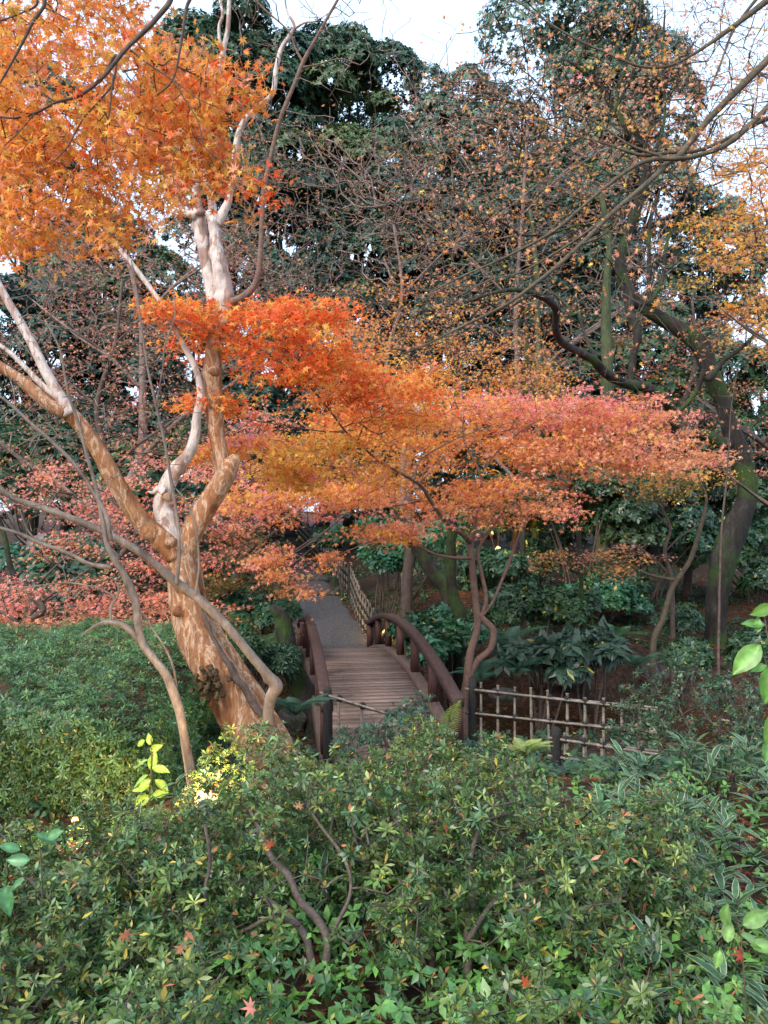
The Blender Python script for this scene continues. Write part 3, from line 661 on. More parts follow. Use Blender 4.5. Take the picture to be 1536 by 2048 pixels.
limbsM = [L(9.5, (926, 1420, 34), (934, 1372, 30), (940, 1310, 24), (955, 1252, 22), (950, 1190, 20), (943, 1120, 20), (941, 1072, 18)),
          L(9.5, (934, 1362, 22), (955, 1322, 20), (981, 1297, 19), (986, 1262, 20), (968, 1240, 20), (955, 1224, 16), (952, 1208, 14)),
          L(9.5, (960, 1238, 14), (972, 1200, 13), (966, 1160, 12), (956, 1115, 11), (962, 1088, 10), (980, 1062, 9), (998, 1036, 8), (1012, 1008, 6), (1030, 960, 5), d2=9.7),
          L(9.5, (966, 1230, 10), (984, 1205, 9), (1000, 1170, 9), (1023, 1113, 9), (1047, 1051, 8), (1090, 1015, 7), (1130, 975, 6), (1180, 920, 5), (1260, 870, 4), (1340, 850, 3), d2=10.2),
          L(9.5, (941, 1085, 17), (925, 1068, 15), (900, 1052, 14), (868, 1012, 12), (845, 975, 11), (826, 960, 10), (790, 940, 9), (755, 920, 8), (720, 888, 7), (690, 862, 6), (655, 815, 6), (610, 765, 6), (540, 710, 5), (470, 675, 4), (400, 640, 3), (340, 610, 2.5), d2=6.0),
          L(9.5, (943, 1075, 14), (952, 1040, 9), (962, 1000, 8), (960, 950, 8), (945, 915, 7), (930, 890, 5), (920, 830, 4), (900, 780, 3)),
          L(9.5, (960, 960, 6), (985, 915, 5), (1020, 880, 5), (1060, 850, 4), (1120, 820, 3), d2=9.8),
          L(9.4, (942, 1116, 12), (905, 1115, 9), (870, 1108, 8), (835, 1092, 7), (800, 1080, 6), (775, 1072, 5), (700, 1100, 4), (640, 1130, 3), d2=8.8),
          L(9.0, (840, 1000, 8), (800, 1010, 5), (740, 1020, 4), (680, 1030, 3), (560, 1020, 2.5), d2=8.6),
          L(8.9, (828, 962, 8), (838, 925, 5), (870, 900, 5), (930, 870, 4), (1000, 850, 3)),
          L(8.0, (755, 922, 6), (700, 935, 4), (640, 930, 3), (560, 925, 3), (500, 950, 2), d2=7.0),
          L(7.6, (690, 864, 5), (640, 862, 4), (560, 850, 3), (450, 830, 3), (390, 815, 2), d2=6.5)]
regsM = [[(640, 1130, 770, 1010, 9.1, 11.2, 68, .5, .035, 30), (1000, 1330, 800, 930, 9.4, 11, 38, .5, .03, 26), (1180, 1430, 870, 930, 9.6, 11, 12, .45, .02, 20), (1150, 1400, 790, 900, 9.6, 11, 10, .4, .02, 18),
          (430, 860, 970, 1015, 8.2, 9.6, 22, .45, .03, 24), (690, 840, 1030, 1075, 8.6, 9.6, 8, .3, .03, 20), (520, 660, 1100, 1180, 8.6, 9.4, 9, .24, .02, 18), (860, 1100, 960, 1040, 8.8, 10, 12, .4, .025, 18), (900, 1320, 770, 830, 9.4, 11, 18, .5, .02, 26)],
         [(660, 900, 730, 840, 7.4, 8.8, 20, .36, .03, 24), (490, 740, 870, 960, 6.6, 7.8, 18, .28, .04, 24), (400, 520, 780, 810, 6.0, 6.6, 4, .18, .02, 18), (400, 540, 880, 910, 6.2, 6.9, 5, .2, .02, 18)],
         [(350, 640, 610, 680, 5.6, 6.4, 18, .24, .04, 20), (560, 680, 590, 640, 6, 6.4, 5, .16, .03, 16), (470, 740, 690, 760, 6.0, 7.0, 14, .26, .035, 22), (620, 780, 740, 800, 6.8, 7.4, 8, .26, .03, 20), (310, 400, 600, 640, 5.6, 6.0, 4, .16, .03, 14)]]
WS = .68
maple('maple_tree', 'small maple with crooked trunk and flat orange and pink leaf layers beside the bridge', G(930, 1400, 9.5), limbsM, regsM, M_MAPBARK, 6.0, .044, .6, bands(main_pal), spread=.085, step=.16, tip=.0011, flat=.45, seed=1, zsq=.28)

# orange maple hanging over the top left, its trunk outside the picture
def tl_pal(x, y): return [(OR, 1.), (YEL, .28 + 0 * x), (SALM, .3 + 0 * x), (RED, .1 + .5 * sm(250, 480, x))]
limbsT = [[(-900, 1500, 3.4, 220), (-820, 900, 3.3, 190), (-600, 300, 3.1, 150), (-300, -120, 2.9, 100), (50, -240, 2.8, 50), (300, -120, 2.7, 22), (345, -20, 2.7, 14), (310, 40, 2.7, 12), (255, 95, 2.7, 10), (205, 155, 2.7, 9), (160, 190, 2.7, 8), (112, 205, 2.7, 6), (70, 226, 2.7, 6), (20, 236, 2.7, 5), (-40, 225, 2.7, 4)],
          L(2.7, (112, 205, 4), (75, 180, 3), (40, 165, 2)), L(2.7, (70, 226, 4), (40, 262, 3), (0, 300, 3)),
          L(2.6, (-300, -120, 30), (-100, -160, 20), (60, -60, 12), (90, 0, 9), (65, 45, 8), (40, 95, 6), (15, 140, 5), (-20, 200, 4)),
          L(2.6, (40, -80, 9), (75, 0, 6), (45, 25, 4), (0, 42, 4)),
          L(2.8, (300, -120, 14), (385, -40, 8), (372, 20, 8), (360, 100, 6), (345, 160, 5), (315, 190, 4)),
          L(2.75, (205, 155, 6), (232, 110, 7), (226, 165, 5), (200, 200, 5), (165, 240, 4), (130, 300, 3), (75, 350, 2.5)),
          L(2.7, (226, 150, 5), (222, 200, 4), (212, 280, 3), (216, 330, 2)),
          L(2.8, (345, 160, 4), (395, 240, 3), (415, 300, 3), (500, 350, 2), (560, 380, 1.5)),
          L(2.8, (255, 95, 5), (300, 130, 4), (360, 170, 3), (400, 200, 2), (450, 220, 1.5))]
regsT = [(-40, 330, 20, 300, 2.75, 3.6, 40, .18, .07, 12), (-40, 390, 200, 380, 2.75, 3.6, 38, .17, .06, 12), (-40, 220, 370, 470, 2.75, 3.5, 18, .13, .05, 12), (220, 440, 80, 350, 2.85, 3.5, 20, .13, .06, 10), (380, 500, 140, 360, 2.85, 3.4, 14, .10, .05, 10), (380, 500, 310, 370, 2.8, 3.3, 5, .10, .03, 9), (330, 400, 60, 200, 2.9, 3.3, 4, .09, .03, 8), (20, 130, 460, 530, 2.8, 3.3, 4, .09, .03, 8),
         (-60, 330, -60, 120, 2.75, 3.2, 24, .18, .06, 10), (200, 275, 460, 510, 2.7, 3, 3, .05, .03, 6)]
WS = .85
maple('maple_tree', 'orange maple overhanging the top left corner with dark drooping branches', G(-1500, 1500, 3.4), limbsT, regsT, M_TWIGDARK, 6.2, .029, 1.0, bands(tl_pal), T=MAP7, spread=.04, step=.07, tip=.0009, flat=.7, seed=2, zsq=.6, expo=.35)

# old mossy tree on the right
limbsO = [L(13.7, (1425, 1330, 84), (1430, 1280, 76), (1432, 1210, 76), (1442, 1140, 82), (1468, 1065, 84), (1494, 1000, 66), (1490, 940, 64), (1470, 885, 66), (1455, 840, 60), (1440, 790, 58), (1415, 730, 56), (1400, 690, 60), (1370, 665, 52), (1320, 635, 46), (1275, 605, 46), (1250, 570, 44), (1240, 520, 38), (1262, 450, 34), (1282, 390, 32), (1296, 330, 30), (1290, 290, 28), (1260, 250, 22), (1230, 230, 20), (1205, 180, 17), (1170, 145, 14), (1135, 120, 11)),
          L(13.5, (1455, 890, 46), (1400, 868, 38), (1352, 862, 38), (1336, 820, 40), (1325, 795, 42), (1290, 775, 34), (1245, 765, 32), (1210, 745, 32), (1180, 715, 30), (1130, 690, 28), (1112, 660, 26), (1110, 615, 26), (1085, 595, 22), (1040, 580, 18), (990, 585, 13), (930, 605, 9), d2=9.0),
          L(13.0, (1252, 570, 36), (1262, 630, 30), (1275, 670, 28), (1265, 720, 24), (1260, 800, 22)),
          L(13.2, (1265, 610, 30), (1300, 600, 18), (1325, 560, 14), (1335, 480, 11), (1370, 400, 9), (1400, 320, 8), (1430, 240, 6)),
          L(13.2, (1300, 610, 24), (1298, 540, 14), (1300, 450, 12), (1320, 380, 8)),
          L(13.2, (1290, 290, 20), (1270, 280, 16), (1240, 235, 14), (1235, 190, 10), (1255, 120, 8), (1270, 60, 7), (1290, -20, 6)),
          L(13.2, (1225, 228, 12), (1260, 160, 9), (1280, 90, 7), (1280, 0, 6)),
          L(13.2, (1175, 148, 9), (1140, 90, 6), (1090, 40, 5), (1040, -10, 5)), L(13.2, (1150, 135, 7), (1180, 60, 5), (1200, -20, 4)),
          L(13.2, (1300, 320, 16), (1320, 280, 12), (1330, 220, 10), (1325, 120, 8), (1330, 20, 6)),
          L(13.3, (1415, 760, 28), (1450, 720, 16), (1490, 690, 14), (1530, 640, 12), (1560, 560, 10)),
          L(13.4, (1410, 740, 22), (1380, 800, 14), (1300, 870, 12), (1240, 900, 10)),
          L(13.3, (1530, 640, 8), (1500, 560, 6), (1520, 450, 5))]
regsO = [(1000, 1500, 0, 330, 12.3, 14.2, 60, .75, .18, 10), (850, 1250, 100, 500, 12.2, 14, 36, .7, .15, 9), (900, 1150, 540, 640, 12, 13.6, 10, .4, .1, 8), (1350, 1536, 450, 900, 12.5, 14, 14, .6, .12, 9)]
SPARSE = lambda x, y: [(OR, .8), (SALM, 1.), (YEL, .3), (PINK, .25)]
BRN = [(.40, .18, .10), (.52, .23, .12), (.6, .25, .10), (.40, .25, .18)]
WS = .58
maple('old_tree', 'massive old mossy tree with a twisting dark trunk above the bank on the right', G(1425, 1330, 13.7), limbsO, regsO, M_MOSS, 2.4, .045, .7, bands(lambda x, y: [(OR, .5), (SALM, .8), (BRN, .7), (YEL, .1)]), T=MAP5, spread=.13, step=.22, tip=.004, seed=3, sides=18, rough=.13, jit=.2)

# branches reaching in from the upper right, trunk outside the picture
limbsR = [[(2300, 1700, 5.5, 250), (2250, 1000, 5.4, 220), (2050, 300, 5.3, 150), (1800, 60, 5.2, 60), (1600, 50, 5.1, 26), (1536, 118, 5.0, 20), (1480, 175, 5, 18), (1420, 235, 5, 17), (1360, 310, 5, 16), (1345, 318, 5, 15), (1290, 370, 4.9, 13), (1220, 430, 4.8, 12), (1150, 500, 4.7, 11), (1080, 560, 4.6, 10), (1010, 610, 4.5, 8), (920, 655, 4.4, 7), (850, 690, 4.3, 5), (770, 720, 4.2, 3)],
          L(5.2, (1800, 60, 40), (1620, 140, 24), (1560, 190, 17), (1500, 250, 16), (1450, 290, 14), (1380, 315, 12), (1300, 320, 12), (1250, 345, 10), (1180, 400, 9), (1110, 460, 8), (1020, 510, 6), (930, 550, 5), (860, 585, 4), d2=4.6),
          L(5.3, (1800, 100, 30), (1650, 200, 16), (1540, 235, 12), (1470, 270, 11), (1400, 300, 10), (1340, 305, 9), (1280, 310, 8), (1220, 290, 6), (1150, 270, 4), (1080, 240, 3)),
          L(4.8, (1200, 445, 8), (1120, 500, 6), (1040, 545, 5), (980, 560, 4), (900, 600, 3)),
          L(5.0, (1340, 318, 8), (1260, 290, 6), (1200, 250, 4), (1100, 200, 3)),
          L(5.4, (1640, -80, 26), (1400, 100, 9), (1300, 135, 7), (1200, 100, 6), (1120, 60, 5), (1030, 0, 4)),
          L(5.4, (1600, -100, 16), (1480, 40, 7), (1440, 130, 5), (1420, 180, 4))]
regsR = [(850, 1350, 300, 700, 4.2, 5.2, 36, .35, .12, 8), (980, 1536, -20, 320, 4.8, 5.8, 60, .4, .15, 9), (1300, 1536, 100, 420, 4.8, 5.8, 26, .35, .12, 9)]
WS = .78
maple('maple_tree', 'nearly bare maple reaching in from the right edge with long diagonal branches', G(2300, 1700, 5.5), limbsR, regsR, M_OLIVE, 1.15, .03, 1.0, bands(SPARSE), T=MAP7, spread=.05, step=.11, tip=.0012, flat=.7, seed=4, sides=10, jit=.18, zsq=.8, expo=.38)

def simple_limbs(px, py0, py1, d, w, rng, nl=5, spread=160, lean=0):
    main = [(px + lean * t + rng.normal(0, 16), py0 + (py1 - py0) * t, d, w * (1 - .7 * t)) for t in np.linspace(0, 1, 6)]
    out = [main]
    for k in range(nl):
        i = 1 + k % 4; a = main[i]; s = 1 if k % 2 else -1; ln = spread * rng.uniform(.6, 1.2)
        out.append([(a[0], a[1], d, a[3] * .6), (a[0] + s * ln * .35, a[1] - ln * .35, d + rng.uniform(-.5, .5), a[3] * .42), (a[0] + s * ln * .75, a[1] - ln * .62, d + rng.uniform(-.8, .8), a[3] * .28), (a[0] + s * ln * 1.1, a[1] - ln * .9, d + rng.uniform(-1, 1), a[3] * .14)])
    return out
def mid(label, px, py0, py1, d, w, regs, pal, leafn, lsize, bark=M_TWIGDARK, tilt=.6, T=MAP5, seed=0, nl=6, spr=160, lean=0, spread=.12, tip=.003, step=.25, name='maple_tree', zsq=.3, group=None, jit=.16, flat=.4, cat='tree', expo=.4, lmat=None, upb=.5):
    rng = np.random.default_rng(seed)
    return maple(name, label, G(px, py0, d), simple_limbs(px, py0, py1, d, w, rng, nl, spr, lean), regs, bark, leafn, lsize, tilt, bands(pal), T=T, spread=spread, step=step, tip=tip, seed=seed, zsq=zsq, cat=cat, group=group, jit=jit, flat=flat, expo=expo, lmat=lmat, upb=upb)
pk = lambda x, y: [(PINK, 1.), (SALM, .8), (RED, .15)]
sl = lambda x, y: [(SALM, 1.), (BRN, .3), (YEL, .3)]
mid('low pink and red maple spreading above the clipped hedge at the left edge', 60, 1330, 1150, 8.6, 26, [(-40, 330, 1165, 1285, 8, 9.6, 26, .42, .035, 24), (150, 420, 1120, 1230, 8.4, 9.6, 8, .3, .03, 18)], lambda x, y: [(PINK, 1.6 * (1 - sm(1190, 1250, y))), (SALM, 1.), (RED, .5 * (1 - sm(1190, 1240, y)))], 6, .04, seed=21, spread=.09, tip=.0022)
mid('salmon pink maple behind the fork of the peeling tree', 250, 1290, 1000, 11, 24, [(0, 560, 920, 1130, 10, 12.5, 44, .6, .04, 24), (150, 420, 1080, 1200, 10, 12, 8, .45, .03, 18)], pk, 6, .045, seed=22, tip=.0025, spread=.11)
mid('bright pink maple between the peeling tree and the path', 520, 1310, 960, 12.5, 20, [(430, 800, 920, 990, 11.5, 13.5, 16, .5, .04, 24), (400, 560, 800, 900, 11, 12.5, 8, .5, .04, 20)], pk, 6, .045, seed=23, tip=.0025, spread=.11)
mid('maple turning from green to bronze left of the path', 480, 1330, 1080, 11.5, 22, [(390, 530, 1040, 1300, 10.4, 12.4, 32, .42, .05, 24)], lambda x, y: [(GRN, 2.5), (SALM, .35 + 1.2 * (1 - sm(1050, 1130, y)))], 6, .045, seed=24, tip=.0022, spread=.11)
mid('dull brownish pink maple with bare twigs, upper left behind the peeling tree', 230, 1200, 560, 15, 24, [(0, 480, 650, 900, 14, 17, 52, .9, .06, 20), (0, 130, 900, 1000, 13, 15, 8, .6, .05, 20)], lambda x, y: [(PINK, .5), (BRN, 1.2), (SALM, .6)], 3.2, .055, seed=25, tip=.004, spread=.16)
mid('grey twiggy maple with a haze of pinkish leaves, below the orange maple at left', 260, 1200, 500, 17, 34, [(60, 520, 430, 700, 16, 19, 95, 1.0, .14, 22)], lambda x, y: [(PINK, .6), (BRN, 1.5), (GRN, .15)], 2.4, .06, bark=M_TWIG, seed=26, tip=.005, spread=.2, nl=9, spr=240)
mid('grey bare twiggy tree in the middle with few pale leaves', 790, 1150, 450, 18, 20, [(480, 860, 250, 620, 17, 20, 110, 1.1, .25, 22), (500, 760, 560, 700, 17, 19, 26, .8, .12, 20)], lambda x, y: [(BRN, 1.), (GRN, .7), (SALM, .4)], .9, .06, bark=M_TWIG, seed=27, tip=.0048, spread=.2, nl=9, spr=240, zsq=.6)
mid('tall pale twiggy tree with scattered orange leaves, left of the old mossy tree', 1040, 1150, 250, 19, 20, [(820, 1280, 150, 420, 18, 21, 100, 1.2, .3, 22), (820, 1300, 380, 720, 17, 20.5, 95, 1.1, .22, 20)], lambda x, y: [(OR, .9 * sm(200, 420, y)), (BRN, .8), (SALM, .7)], .85, .07, bark=M_TWIG, seed=28, tip=.005, spread=.22, nl=10, spr=300, zsq=.6)
mid('orange tan maple glowing behind the crown of the small maple', 820, 1180, 700, 14.5, 30, [(640, 1100, 640, 790, 13.5, 16, 46, .75, .05, 22), (720, 900, 560, 680, 14, 16, 8, .7, .08, 20)], lambda x, y: [(SALM, 1.), (OR, .7), (YEL, .6), (RED, .2)], 5, .05, seed=29, tip=.003, spread=.13)
mid('golden orange maple filling the upper right edge', 1610, 1250, 420, 10.5, 30, [(1430, 1600, 280, 700, 11, 14.5, 34, .45, .05, 22), (1340, 1440, 380, 560, 14.5, 16, 8, .4, .05, 18), (1440, 1600, 150, 400, 11, 14, 8, .4, .05, 18)], lambda x, y: [(YEL, 1.3), (OR, .8), (SALM, .6)], 5.0, .055, seed=30, tip=.0026, nl=8, spr=200, spread=.12)
mid('thin maple with pink and orange leaves behind the mossy trunk at right', 1380, 1180, 600, 17.5, 22, [(1230, 1560, 560, 760, 16.5, 19, 26, .9, .06, 20), (1300, 1560, 760, 960, 16, 19, 20, .9, .06, 20)], lambda x, y: [(SALM, 1.), (RED, .5), (BRN, .8), (PINK, .4)], 3.5, .055, seed=31, tip=.004, spread=.16)
mid('rust coloured twiggy maple against the sky in the top right corner', 1640, 1150, 300, 17, 26, [(1290, 1570, -20, 340, 15.5, 18.5, 50, .9, .12, 20)], lambda x, y: [(SALM, 1.), (OR, .5), (BRN, 1.)], 2.0, .06, seed=34, tip=.0045, spread=.16, nl=9, spr=260, zsq=.5)
mid('olive yellow maple low beside the old mossy trunk', 1330, 1200, 960, 12, 12, [(1290, 1440, 930, 985, 11.2, 12.6, 9, .45, .03, 22)], lambda x, y: [(GRN, 1.), (YEL, .6)], 6, .042, seed=32, tip=.002, nl=3, spr=100)
rN = [(1060, 1260, 1085, 1140, 10.8, 12.2, 9, .4, .025, 18)]
N_l = [L(11.5, (1305, 1300, 16), (1325, 1240, 15), (1345, 1175, 14), (1380, 1120, 12), (1405, 1040, 10), (1412, 990, 7), (1390, 950, 5)), L(11.5, (1352, 1160, 9), (1300, 1150, 7), (1250, 1130, 5), (1150, 1120, 4), (1070, 1108, 3))]
maple('maple_sapling', 'slim crooked sapling with tan leaves under the dark evergreen shrub', G(1305, 1310, 11.5), N_l, rN, M_OLIVE, 6, .04, .5, bands(sl), spread=.1, seed=33, tip=.0018)
# very slender straight stems
for (lab, d, pts) in (('long thin vertical stem in front of the mossy trunk, bare but for one leaf', 7.0, ((1437, 1330, 8), (1438, 1250, 7), (1440, 1150, 6), (1444, 1050, 6), (1453, 960, 5), (1458, 890, 4), (1462, 820, 3), (1475, 740, 2))),
                      ('black straight slender trunk in the dark shrubs behind the stream', 12.5, ((1166, 1330, 14), (1164, 1220, 13), (1160, 1120, 13), (1155, 1040, 12), (1150, 980, 8))),
                      ('mossy pale straight trunk rising behind the small maple crown', 16, ((1205, 1150, 44), (1208, 950, 40), (1215, 780, 36), (1212, 640, 30), (1214, 560, 22), (1218, 480, 18), (1200, 380, 14))),
                      ('second pale trunk behind the twiggy trees, thinner than its neighbour', 18, ((1070, 1150, 24), (1075, 950, 22), (1078, 780, 20), (1075, 640, 16), (1072, 520, 14), (1060, 420, 10))),
                      ('dark crooked trunk below the tan maple leaves in the middle', 15, ((1045, 1150, 16), (1048, 950, 14), (1050, 780, 13), (1055, 690, 12), (1052, 640, 9), (1045, 600, 6))),
                      ('broken dark mossy trunk leaning beside the left bridge railing', 9.8, ((640, 1440, 90), (610, 1390, 74), (585, 1330, 64), (570, 1270, 52), (562, 1235, 40), (545, 1215, 24))),
                      ('leaning cut trunk with a pale sawn end among the bright shrubs', 13.5, ((900, 1200, 46), (868, 1150, 42), (830, 1090, 36), (790, 1020, 30), (755, 970, 20))),
                      ('dark upright mossy stem just behind the small maple', 12.5, ((920, 1250, 44), (905, 1190, 34), (902, 1120, 30), (905, 1050, 26), (915, 990, 18))),
                      ('thin dark leaning stem at the far left edge above the hedge', 9.5, ((35, 1190, 22), (20, 1130, 16), (5, 1060, 14), (-20, 1000, 10)))):
    rt2 = np.random.default_rng(int(d * 10)); b0 = G(pts[0][0], pts[0][1], d); tr = empty('slender_trunk', b0, lab, 'trunk'); acc = Acc(); l = L(d, *pts)
    p0 = P(pts[0][0], pts[0][1], d)
    se = [tube(acc, [A(p0[0], p0[1], min(b0[2], p0[2]) - .1)] + [P(a, b, dd) for a, b, dd, w in l], [l[0][3] / 2 * d / F * .75] + [w / 2 * dd / F * .68 for a, b, dd, w in l], 12, .12, 6, knots=2, rng=rt2)]
    acc.build('trunk', M_PALEBARK if 'pale' in lab and d > 13.6 else (M_TWIGDARK if d == 7 else M_MOSS), tr, True, A(*tr.location))
    if d < 12 and d > 9 and 'left' not in lab: continue
    acc = Acc(); tg = se[0][0][len(se[0][0]) // 2:] + rt2.normal(0, .05 * d, (len(se[0][0]) - len(se[0][0]) // 2, 3)) * A(.6, .3, .4) if d > 7 else se[0][0][-4:] + rt2.normal(0, .1, (4, 3))
    grow(acc, se, tg, .15, .0015 * d / 7, .4, sides=4, rng=rt2); acc.build('twigs', M_OLIVE, tr, True, A(*tr.location))

# ------------------------------------------------------------------ evergreens, shrubs and hedges
def clump(acc, c, rad, K, rl, n, T, size, pal, rng, lift=.25, alt=None, altp=0., jit=.2, bottom=-.6, keepback=.35, outw=.8, szj=.35):
    """leaf rosettes on the skin of K lumps spread over an ellipsoid"""
    c = A(*c); rad = A(*rad); d = rnd_unit(K, rng); d = d[d[:, 2] > bottom]; q = rng.uniform(.55, .95, (len(d), 1))
    cen = c + d * q * rad; rr = rl * rng.uniform(.65, 1.3, len(cen))
    w = rr ** 2; k = rng.choice(len(cen), n, p=w / w.sum()); o_ = rnd_unit(n, rng); o_[:, 2] = np.where(o_[:, 2] < -.3, -o_[:, 2], o_[:, 2])
    p = cen[k] + o_ * rr[k, None] * rng.uniform(.8, 1.12, (n, 1)) * A(1, 1, .8)
    inside = np.zeros(n, bool)
    for i in range(0, n, 4000):
        dd = np.linalg.norm(p[i:i + 4000, None] - cen[None], axis=2) / rr[None]; dd[np.arange(len(dd)), k[i:i + 4000]] = 9
        inside[i:i + 4000] = dd.min(1) < .72
    ok = ~inside & ((p[:, 1] < c[1] + .25 * rad[1]) | (rng.random(n) < keepback))
    p, o_, k = p[ok], o_[ok], k[ok]
    base = pick(pal, len(cen), rng, .16)[k] * (1 + rng.normal(0, .08, (len(p), 1)))
    place(acc, T, p, norm(o_ * outw + A(0, 0, lift)[None] + rnd_unit(len(p), rng) * .35), size * rng.uniform(1 - szj, 1 + szj, len(p)), np.clip(base, 0, 1), jit=jit, alt=alt, altp=altp, rng=rng)
    return cen, rr
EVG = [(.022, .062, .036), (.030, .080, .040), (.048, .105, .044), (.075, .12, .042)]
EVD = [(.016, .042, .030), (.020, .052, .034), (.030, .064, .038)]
HAZ = [(.065, .12, .085), (.085, .14, .085), (.07, .12, .09)]  # far treetops: distance haze is mixed into these paler leaf greens
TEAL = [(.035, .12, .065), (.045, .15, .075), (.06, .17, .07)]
MIDG = [(.035, .085, .035), (.05, .11, .04), (.03, .075, .04)]
def evergreen(label, px, py, d, rx, rz, n, size, pal, T=ROS5, K=46, rl=None, seed=0, name='evergreen_tree', cat='tree', ry=None):
    n = int(n * 2.4); size *= .70; K = 85; rl = rx * .27 * (rz / rx) ** .4
    rng = np.random.default_rng(seed + 500); c = P(px, py, d); b0 = G(px, py, d); root = empty(name, b0, label, cat, 'evergreens behind the garden'); rl0 = A(*root.location)
    acc = Acc(); cen, rr = clump(acc, c, (rx, ry or rx * .8, rz), K, rl or rx * .36, n, T, size, pal, rng, jit=.22, keepback=.15, bottom=-.75)
    acc.build('crown', M_DARK, root, False, rl0)
    acc = Acc(); top = c + A(0, 0, rz * .45)
    tube(acc, [A(b0[0], b0[1], b0[2] - .2), A(b0[0] + rng.normal(0, .2), b0[1], (b0[2] + c[2]) / 2), top], [rx * .075 + .05, rx * .055 + .03, .04], 10, .08, 8, rng=rng)
    for i in rng.choice(len(cen), min(12, len(cen)), replace=False):
        st = A(b0[0], b0[1], b0[2]) * .35 + c * .65 + rng.normal(0, .1, 3); tube(acc, [st, (st + cen[i]) / 2 + rng.normal(0, .2, 3), cen[i]], [.07, .05, .02], 6, .05, 4, rng=rng)
    acc.build('trunk', M_DARKBARK, root, True, rl0); return root
for i, a in enumerate((
    ('tall dense evergreen with rounded clumps, its top just left of the gap of sky', 700, 310, 32, 3.0, 5.6, 16000, .26, EVG),
    ('broad dark evergreen behind the upper limbs of the peeling tree', 470, 280, 31, 3.5, 5.8, 18000, .26, EVG),
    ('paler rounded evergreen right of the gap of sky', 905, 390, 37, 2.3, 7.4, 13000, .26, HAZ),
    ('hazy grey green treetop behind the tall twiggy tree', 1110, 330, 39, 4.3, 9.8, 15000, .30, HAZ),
    ('dark evergreen half hidden by the orange maple at the top left', 60, 330, 33, 3.6, 4.8, 9000, .28, EVG),
    ('black green evergreen at the left edge behind brownish maples', 60, 740, 26, 3.2, 3.6, 12000, .22, EVD),
    ('dark evergreen directly behind the fork of the peeling tree', 350, 800, 27, 2.8, 3.6, 12000, .22, EVD),
    ('dark evergreen behind the grey bare twigs in the middle', 640, 720, 28, 3.0, 4.0, 13000, .22, EVD),
    ('dark evergreen under the paler treetop, behind orange leaves', 870, 700, 28, 2.6, 4.6, 13000, .22, EVD),
    ('dark evergreen left of the twisting mossy trunk', 1130, 620, 27, 2.5, 4.6, 13000, .21, EVD),
    ('dark evergreen behind the pink edge of the small maple crown', 1130, 880, 24, 2.6, 2.4, 10000, .19, EVD),
    ('dark low evergreen seen between the small maple and the mossy trunk', 1380, 930, 22, 2.0, 1.9, 8000, .17, EVD),
    ('dark evergreen behind the bright pink maple near the path', 520, 900, 25, 2.4, 2.2, 9000, .19, EVD),
    ('dark evergreen at the left edge behind the boulder', 130, 930, 23, 2.6, 1.7, 9000, .18, EVD),
    ('evergreen filling the space between the orange maple and the left edge trees', 210, 600, 29, 3.0, 3.4, 11000, .23, EVG),
    ('evergreen top behind the red limb of the peeling tree', 560, 480, 30, 2.6, 3.6, 11000, .23, EVD),
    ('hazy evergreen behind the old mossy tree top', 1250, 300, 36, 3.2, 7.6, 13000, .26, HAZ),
    ('tall dark evergreen left of the twisting mossy trunk top', 1090, 520, 31, 2.6, 5.0, 11000, .24, EVG),
    ('dark evergreen behind the middle of the picture, above the small maple', 800, 540, 29, 2.8, 3.4, 11000, .22, EVD),
    ('dark evergreen just right of the grey twigs, above the orange tan maple', 980, 560, 29, 2.6, 3.6, 10000, .22, EVD),
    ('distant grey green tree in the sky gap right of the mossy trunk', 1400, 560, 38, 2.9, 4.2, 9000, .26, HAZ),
    ('evergreen behind the lower bend of the mossy trunk', 1300, 800, 24, 2.3, 2.7, 11000, .19, EVG),
    ('dark evergreen at the right edge behind pink leaves', 1520, 850, 23, 2.3, 2.6, 10000, .19, EVG))):
    evergreen(*a, seed=i)
def shrub(label, px, py, d, rx, rz, n, T, size, pal, K=14, seed=0, name='evergreen_shrub', cat='shrub', alt=None, altp=0., mat=None, group='shrubs under the maples', rl=None, lift=.35, ry=None):
    rng = np.random.default_rng(seed + 900); c = P(px, py, d); b0 = G(px, py, d); root = empty(name, b0, label, cat, group); r0 = A(*root.location)
    acc = Acc(); cen, rr = clump(acc, c, (rx, ry or rx, rz), K, rl or rx * .42, n, T, size, pal, rng, alt=alt, altp=altp, lift=lift, bottom=-.3 if rz < 1 else -.7)
    acc.build('foliage', mat or M_GREEN, root, False, r0)
    acc = Acc()
    for i in range(min(9, len(cen))): tube(acc, [A(b0[0] + rng.normal(0, .08), b0[1] + rng.normal(0, .08), b0[2] - .08), (A(*b0) + cen[i]) / 2 + rng.normal(0, .08, 3), cen[i]], [.022, .016, .006], 6, .05, 4, rng=rng)
    acc.build('stems', M_TWIGDARK, root, True, r0); return root
YG = [(.3, .34, .05), (.38, .30, .05)]
